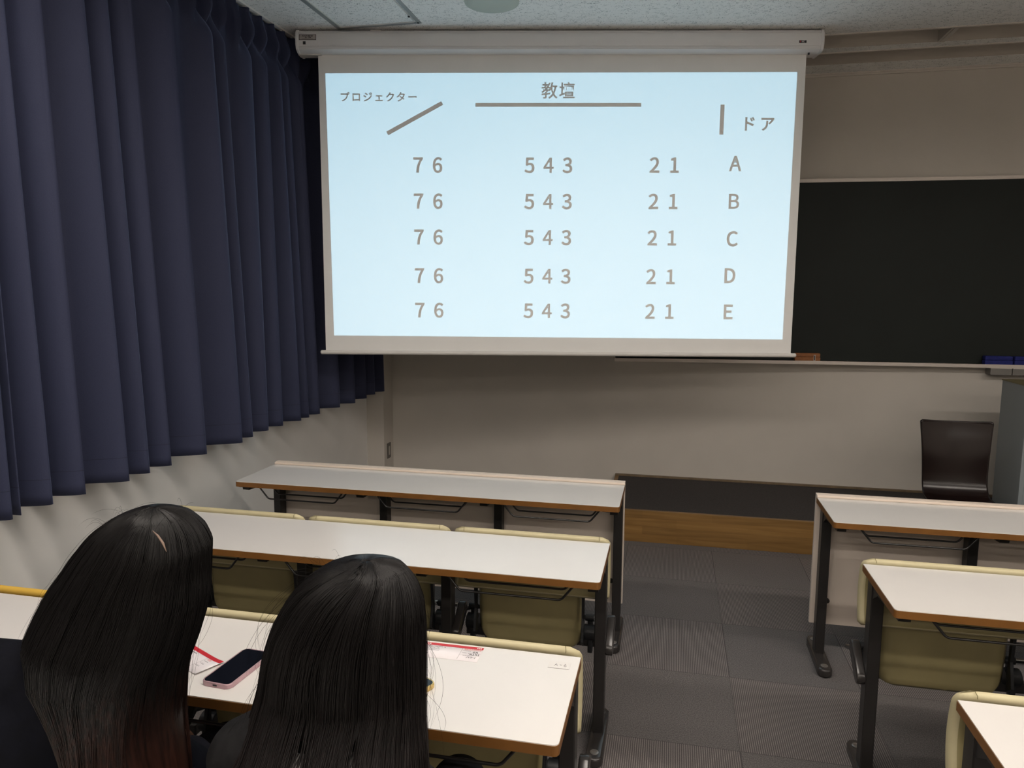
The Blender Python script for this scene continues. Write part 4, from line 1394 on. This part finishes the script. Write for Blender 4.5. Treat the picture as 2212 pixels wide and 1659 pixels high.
def lerp_table(tab, z):
    top = tab[0][0]
    zs = -np.sqrt(np.maximum(0.0, top - np.array([t[0] for t in tab])))[::-1]
    z = -np.sqrt(np.maximum(0.0, top - np.asarray(z)))
    out = []
    for k in range(1, len(tab[0])):
        out.append(np.interp(z, zs, np.array([t[k] for t in tab])[::-1]))
    return out

def strands_mesh(paths, radii, mat, parent, name, label=None):
    """paths: list of (n,3) arrays of equal length -> three-sided tapered tubes in one mesh"""
    P = np.array(paths)
    S, n, _ = P.shape
    T = np.gradient(P, axis=1)
    T /= np.linalg.norm(T, axis=2, keepdims=True) + 1e-9
    ref = np.array([0.31, 0.9, 0.3]); ref /= np.linalg.norm(ref)
    A = np.cross(T, ref); A /= np.linalg.norm(A, axis=2, keepdims=True) + 1e-9
    Bn = np.cross(T, A)
    taper = np.interp(np.linspace(0, 1, n), [0, 0.08, 0.75, 1], [0.5, 1, 1, 0.12])
    R = np.array(radii)[:, None, None] * taper[None, :, None]
    V = np.empty((S, n, 3, 3))
    for k in range(3):
        a = 2 * PI * k / 3
        V[:, :, k] = P + (A * math.cos(a) + Bn * math.sin(a)) * R
    V = V.reshape(-1, 3)
    base = (np.arange(S) * n * 3)[:, None, None] + (np.arange(n - 1) * 3)[None, :, None]
    k = np.arange(3)[None, None, :]; k2 = (k + 1) % 3
    F = np.stack([base + k, base + k2, base + 3 + k2, base + 3 + k], -1).reshape(-1, 4)
    me = bpy.data.meshes.new(name)
    me.vertices.add(len(V)); me.vertices.foreach_set('co', V.astype(np.float32).ravel())
    me.loops.add(F.size); me.loops.foreach_set('vertex_index', F.astype(np.int32).ravel())
    me.polygons.add(len(F)); me.polygons.foreach_set('loop_start', (np.arange(len(F)) * 4).astype(np.int32))
    me.update(calc_edges=True); me.validate()
    return new_obj(name, me, mat, parent, label, smooth=True)

def hair(parent, tab, mat, seed, count, phimax=(128, 128), zmin=(0.56, 0.72), edge_end=None, gap=None, whorl=0.35, fly=70, label=None, shell_to=0.6, clump=26, fly_amp=0.05):
    """tab rows: z, x_left, x_right, y_centre, depth_back, depth_front. Strands run from the crown down as meridians."""
    rng = np.random.RandomState(seed)
    ztop = tab[0][0]
    def surf(phi, z):
        xl, xr, yc, db, df = lerp_table(tab, z)
        xc = (xl + xr) / 2; w = (xr - xl) / 2
        s = np.sin(phi); c = np.cos(phi)
        sx = np.sign(s) * np.abs(s) ** 0.85
        d = np.where(c > 0, db, df)
        return np.stack([xc + w * sx, yc - d * c, z], -1)
    n = 30
    # inner shell so no light leaks between strands
    zz = ztop - (ztop - shell_to) * (np.linspace(0, 1, 60) ** 1.6)
    rows = []
    for z in zz:
        k = float(np.clip((ztop - 0.045 - z) / 0.03, 0, 1))
        ph = np.linspace(-math.radians(180 + (phimax[0] - 180) * k), math.radians(180 + (phimax[1] - 180) * k), 80)
        p = surf(ph, np.full_like(ph, z))
        c = surf(ph * 0, np.full_like(ph, z))
        xl, xr, yc, db, df = lerp_table(tab, np.array([z]))
        cx = (xl[0] + xr[0]) / 2
        q = p.copy()
        q[:, 0] = cx + (p[:, 0] - cx) * 0.93
        q[:, 1] = yc[0] + (p[:, 1] - yc[0]) * 0.93
        rows.append(q)
    shell = grid_mesh('hair', np.array(rows), mat, parent, label)
    md = shell.modifiers.new('t', 'SOLIDIFY'); md.thickness = 0.006; md.offset = 1
    nclump = clump * 8
    cphi = rng.uniform(-PI, PI, nclump)
    cr = rng.uniform(0.965, 1.035, nclump)
    cw = rng.uniform(-0.5, 0.5, nclump)
    cend = rng.uniform(zmin[0], zmin[1], nclump)
    paths, radii = [], []
    t = np.linspace(0, 1, n)
    for i in range(count):
        k = rng.randint(nclump)
        phi0 = cphi[k] + rng.normal(0, 0.045)
        z0 = ztop - (ztop - tab[3][0]) * rng.uniform(0, 1.0) ** 2 * 1.1
        z1 = cend[k] + rng.uniform(-0.02, 0.05)
        sx = math.sin(phi0)
        if edge_end is not None:
            z1 = edge_end(sx, math.cos(phi0), z1, rng)
        if phi0 > math.radians(phimax[1]) or phi0 < -math.radians(phimax[0]):
            z0 = ztop - 0.02 * rng.uniform(0, 1) ** 2
            z1 = ztop - rng.uniform(0.065, 0.085)
        elif z1 > z0 - 0.05:
            z1 = z0 - 0.05
        z = z0 - (z0 - z1) * (0.25 * t + 0.75 * t ** 1.45)
        swirl = whorl * np.exp(-((ztop - z) / 0.035)) * 0.9
        wob = cw[k] * 0.10 * np.sin((ztop - z) * 9 + k) + rng.normal(0, 0.018) * np.sin((ztop - z) * 17 + i)
        conv = 1.0
        phi = phi0 * conv + swirl + wob * np.clip((ztop - z) / 0.1, 0, 1)
        p = surf(phi, z)
        xl, xr, yc, db, df = lerp_table(tab, z)
        cx = (xl + xr) / 2
        rs = (cr[k] + rng.normal(0, 0.006)) + 0.0
        rs = 1 + (rs - 1) * np.clip((ztop - z) / 0.05, 0.15, 1)
        p[:, 0] = cx + (p[:, 0] - cx) * rs
        p[:, 1] = yc + (p[:, 1] - yc) * rs
        if gap is not None and gap(p, rng):
            continue
        paths.append(p); radii.append(rng.uniform(0.00045, 0.0009))
    # flyaway hairs
    for i in range(fly):
        phi0 = rng.choice([-1, 1]) * math.radians(rng.uniform(60, 105))
        z0 = rng.uniform(tab[5][0] - 0.15, ztop - 0.002)
        z1 = z0 - rng.uniform(0.04, 0.20)
        z = z0 + (z1 - z0) * t
        p = surf(np.full(n, phi0), z)
        out = np.sign(math.sin(phi0))
        p[:, 0] += out * np.sin(PI * t * rng.uniform(0.5, 1.0)) * rng.uniform(0.004, fly_amp) * rng.uniform(0.2, 1)
        p[:, 1] += rng.normal(0, 0.01) * t
        paths.append(p); radii.append(rng.uniform(0.00014, 0.00026))
    for i in range(fly // 4):
        phi0 = rng.uniform(-2, 2)
        base = surf(np.array([phi0]), np.array([ztop - rng.uniform(0.002, 0.03)]))[0]
        a = rng.uniform(0, 2 * PI); h = rng.uniform(0.008, 0.024); L = rng.uniform(0.02, 0.06)
        p = np.stack([base[0] + L * math.cos(a) * t, base[1] + L * math.sin(a) * t, base[2] + h * np.sin(PI * t * 0.8)], -1)
        paths.append(p); radii.append(0.00016)
    st = strands_mesh(paths, radii, mat, shell, 'hair_strands')
    st['kind'] = 'stuff'
    return shell

def face_parts(root, H, R):
    """eyes and brows as children; H head centre, R head rotation"""
    for s in (-1, 1):
        bm = B(); ellip(bm, H + R @ Vector((s * 0.030, 0.080, 0.005)), (0.011, 0.008, 0.008))
        obj('eye', bm, 'eye', root, smooth=True)
        bm = B(); tube(bm, [H + R @ Vector((s * 0.016, 0.091, 0.024)), H + R @ Vector((s * 0.032, 0.089, 0.028)), H + R @ Vector((s * 0.046, 0.079, 0.024))], 0.0022, 6)
        obj('eyebrow', bm, 'hair_black', root, smooth=True)
    bm = B(); capsule(bm, H + R @ Vector((-0.018, 0.086, -0.062)), H + R @ Vector((0.018, 0.086, -0.062)), 0.005, 0.005, 10)
    obj('lips', bm, noisy_lips, root, smooth=True)
noisy_lips = noisy('lip_skin', (0.42, 0.16, 0.14), 0.4, 0.05, 20)

def person(label, pel, chest, neck, H, Rh, shL, shR, elL, elR, wrL, wrR, knees, cloth, mat_top, so=(0.08, 0.0, 0.085)):
    """pel, chest, neck, H: joints; sh/el/wr arms; knees list of (hip, knee, ankle)"""
    bm = B()
    V = Vector
    R = Rh
    # head
    ellip(bm, V(H) + R @ V((0, -0.004, 0.022)), (0.074, 0.090, 0.090), R)
    ellip(bm, V(H) + R @ V((0, 0.020, -0.030)), (0.060, 0.066, 0.078), R)
    capsule(bm, V(H) + R @ V((0, 0.070, -0.088)), V(H) + R @ V((0, 0.050, -0.085)), 0.018, 0.026, 12)
    capsule(bm, V(H) + R @ V((0, 0.082, 0.012)), V(H) + R @ V((0, 0.104, -0.028)), 0.007, 0.011, 10)
    for s in (-1, 1):
        capsule(bm, V(H) + R @ V((s * 0.008, 0.094, -0.030)), V(H) + R @ V((s * 0.011, 0.090, -0.032)), 0.007, 0.007, 8)
        ellip(bm, V(H) + R @ V((s * 0.076, -0.004, -0.010)), (0.008, 0.018, 0.030), R)
        ellip(bm, V(H) + R @ V((s * 0.040, 0.058, -0.028)), (0.022, 0.024, 0.024), R)
    capsule(bm, V(H) + R @ V((0, -0.020, -0.070)), V(neck), 0.048, 0.052, 16)
    # trunk
    capsule(bm, neck, chest, 0.060, 0.095, 16)
    ellip(bm, chest, (0.145, 0.095, 0.150))
    ellip(bm, (V(pel) + V(chest)) / 2, (0.120, 0.090, 0.140))
    ellip(bm, pel, (0.158, 0.115, 0.095))
    for sh, el, wr, sgn in ((shL, elL, wrL, -1), (shR, elR, wrR, 1)):
        capsule(bm, V(chest) + (V((-0.07, 0, 0.08)) if sgn < 0 else V(so) * 0.9), sh, 0.056, 0.050, 14)
        capsule(bm, sh, el, 0.046, 0.036, 14)
        capsule(bm, el, wr, 0.036, 0.024, 14)
        f = (V(wr) - V(el)).normalized()
        up = V((0, 0, 1)) - f * f.z
        hand(bm, wr, f, up, V((-sgn, 0.1, 0)))
    for hip, kn, an in knees:
        capsule(bm, hip, kn, 0.082, 0.054, 16)
        capsule(bm, kn, an, 0.052, 0.034, 16)
        capsule(bm, an, V(an) + V((0, 0.14, -0.045)), 0.036, 0.026, 12)
    body = fuse('person', bm, 'skin', None, 0.0055, 3)
    tag(body, label, 'person')
    # jacket
    bm = B()
    capsule(bm, V(neck) + V((0, -0.005, -0.02)), chest, 0.076, 0.110, 16)
    ellip(bm, chest, (0.150, 0.110, 0.155))
    capsule(bm, V(neck) + V((0, -0.01, -0.04)), V(shL) + V((0.06, 0, 0.0)), 0.070, 0.078, 14)
    ellip(bm, (V(pel) + V(chest)) / 2, (0.150, 0.118, 0.160))
    ellip(bm, V(pel) + V((0, 0, 0.03)), (0.172, 0.128, 0.095))
    for sh, el, wr, sgn in ((shL, elL, wrL, -1), (shR, elR, wrR, 1)):
        capsule(bm, V(chest) + (V((-0.08, 0, 0.085)) if sgn < 0 else V(so)), sh, 0.078 if sgn < 0 else 0.072, 0.066, 14)
        capsule(bm, sh, el, 0.060, 0.050, 14)
        capsule(bm, el, V(el) + (V(wr) - V(el)) * 0.93, 0.048, 0.036, 14)
    jk = fuse('jacket', bm, mat_top, body, 0.007, 4)
    # cloth creases
    for v in jk.data.vertices:
        nn = noise.noise(Vector((v.co.x * 9, v.co.y * 9, v.co.z * 16 + v.co.x * 8)))
        v.co += v.normal * (0.006 * nn)
    bm = B()
    for hip, kn, an in knees:
        capsule(bm, hip, kn, 0.090, 0.064, 16)
        capsule(bm, kn, V(kn) + (V(an) - V(kn)) * 0.93, 0.062, 0.052, 16)
    ellip(bm, V(pel), (0.166, 0.124, 0.090))
    fuse('trousers', bm, 'dark_trousers', body, 0.009, 4)
    for hip, kn, an in knees:
        bm = B()
        a = V(an)
        capsule(bm, (a.x, a.y - 0.02, 0.040), (a.x, a.y + 0.15, 0.030), 0.040, 0.028, 14)
        for v in bm.verts:
            v.co.z = max(v.co.z, 0.001)
        obj('shoe', bm, 'shoe', body, smooth=True)
    face_parts(body, V(H), R)
    return body

E3 = lambda x, y, z: (Matrix.Rotation(math.radians(z), 3, 'Z') @ Matrix.Rotation(math.radians(x), 3, 'X') @ Matrix.Rotation(math.radians(y), 3, 'Y'))

# woman in the middle, seen from behind
pr = person('person with straight dark hair seen from behind, seated at the third desk in the centre',
            (-0.775, -2.935, 0.505), (-0.825, -2.905, 0.700), (-0.797, -2.890, 0.850), (-0.800, -2.835, 0.975), E3(-16, 0, 6),
            (-0.965, -2.905, 0.765), (-0.690, -2.850, 0.690), (-1.010, -2.790, 0.600), (-0.665, -2.790, 0.575),
            (-0.880, -2.700, 0.600), (-0.745, -2.700, 0.590),
            [((-0.865, -2.90, 0.51), (-0.880, -2.545, 0.50), (-0.880, -2.55, 0.10)), ((-0.700, -2.90, 0.51), (-0.690, -2.545, 0.50), (-0.690, -2.55, 0.10))],
            None, 'black_cloth', (0.02, 0.04, 0.03))
# knit collar showing between the strands at the nape
bm = B(); ellip(bm, (-0.785, -2.930, 0.785), (0.110, 0.115, 0.055))
col_ = fuse('knit_collar', bm, 'ribbed', pr, 0.006, 3, 'pale ribbed collar at the nape')
TR = [  # z, xl, xr, yc, depth back, depth front
    (1.112, -0.768, -0.752, -2.850, 0.004, 0.004),
    (1.106, -0.800, -0.725, -2.848, 0.040, 0.040),
    (1.094, -0.838, -0.700, -2.846, 0.066, 0.070),
    (1.068, -0.872, -0.684, -2.843, 0.090, 0.090),
    (1.035, -0.897, -0.674, -2.842, 0.104, 0.105),
    (0.990, -0.921, -0.670, -2.843, 0.112, 0.110),
    (0.940, -0.937, -0.667, -2.847, 0.112, 0.108),
    (0.890, -0.943, -0.664, -2.855, 0.110, 0.100),
    (0.850, -0.949, -0.661, -2.865, 0.128, 0.090),
    (0.810, -0.954, -0.652, -2.880, 0.150, 0.080),
    (0.770, -0.970, -0.644, -2.895, 0.166, 0.070),
    (0.740, -0.985, -0.636, -2.900, 0.174, 0.060),
    (0.700, -1.000, -0.625, -2.900, 0.180, 0.050),
    (0.600, -0.990, -0.635, -2.900, 0.180, 0.050),
    (0.500, -0.980, -0.640, -2.900, 0.180, 0.050)]
def gap_r(p, rng):
    k = np.argmin(np.abs(p[:, 2] - 0.825))
    if abs(p[k, 2] - 0.825) > 0.02 or p[k, 1] > -2.95:
        return False
    x = p[k, 0]
    if (-0.830 < x < -0.800 or -0.748 < x < -0.722) and rng.rand() < 0.80:
        return True
    return False
hair(pr, TR, 'hair_black', 11, 8500, (125, 125), (0.58, 0.72), gap=gap_r, whorl=0.5, fly=90, shell_to=0.86, fly_amp=0.05)

# woman on the left, leaning over the desk
pl = person('person in a navy jacket with long brown-tinted hair bending over the desk at the left',
            (-1.350, -2.935, 0.505), (-1.375, -2.935, 0.740), (-1.285, -2.905, 0.900), (-1.190, -2.835, 1.030), E3(-38, 14, -28),
            (-1.505, -2.945, 0.858), (-1.235, -2.905, 0.770), (-1.560, -2.800, 0.610), (-1.110, -2.790, 0.600),
            (-1.420, -2.690, 0.600), (-1.230, -2.700, 0.600),
            [((-1.440, -2.90, 0.51), (-1.440, -2.545, 0.50), (-1.440, -2.55, 0.10)), ((-1.280, -2.90, 0.51), (-1.250, -2.545, 0.50), (-1.250, -2.55, 0.10))],
            None, 'navy_cloth')
TL = [
    (1.173, -1.178, -1.160, -2.845, 0.004, 0.004),
    (1.168, -1.205, -1.138, -2.842, 0.035, 0.035),
    (1.155, -1.236, -1.112, -2.840, 0.062, 0.064),
    (1.130, -1.272, -1.092, -2.838, 0.086, 0.086),
    (1.100, -1.298, -1.080, -2.838, 0.100, 0.098),
    (1.055, -1.330, -1.082, -2.842, 0.112, 0.104),
    (1.015, -1.358, -1.080, -2.850, 0.118, 0.104),
    (0.980, -1.374, -1.084, -2.858, 0.124, 0.100),
    (0.940, -1.385, -1.092, -2.868, 0.132, 0.094),
    (0.900, -1.345, -1.104, -2.878, 0.148, 0.088),
    (0.850, -1.262, -1.108, -2.888, 0.162, 0.080),
    (0.800, -1.215, -1.110, -2.895, 0.170, 0.072),
    (0.700, -1.175, -1.098, -2.900, 0.178, 0.060),
    (0.600, -1.165, -1.098, -2.900, 0.178, 0.050),
    (0.500, -1.160, -1.098, -2.900, 0.178, 0.050)]
def end_l(sx, cx, z1, rng):
    if sx > 0.75:
        return rng.uniform(0.80, 0.93)
    if sx < -0.35:
        return rng.uniform(0.70, 0.90)
    return z1
hair(pl, TL, 'hair_brown', 23, 9000, (115, 140), (0.56, 0.70), edge_end=end_l, whorl=0.15, fly=90, shell_to=0.66, fly_amp=0.035)

# pale parting on her crown
bm = B()
tube(bm, [(-1.108, -2.922, 1.160), (-1.094, -2.927, 1.1535), (-1.083, -2.930, 1.143), (-1.075, -2.933, 1.130)], [0.0006, 0.0018, 0.0020, 0.0006], 8)
obj('hair_parting', bm, 'scalp', pl, 'pale parting in the hair', smooth=True)
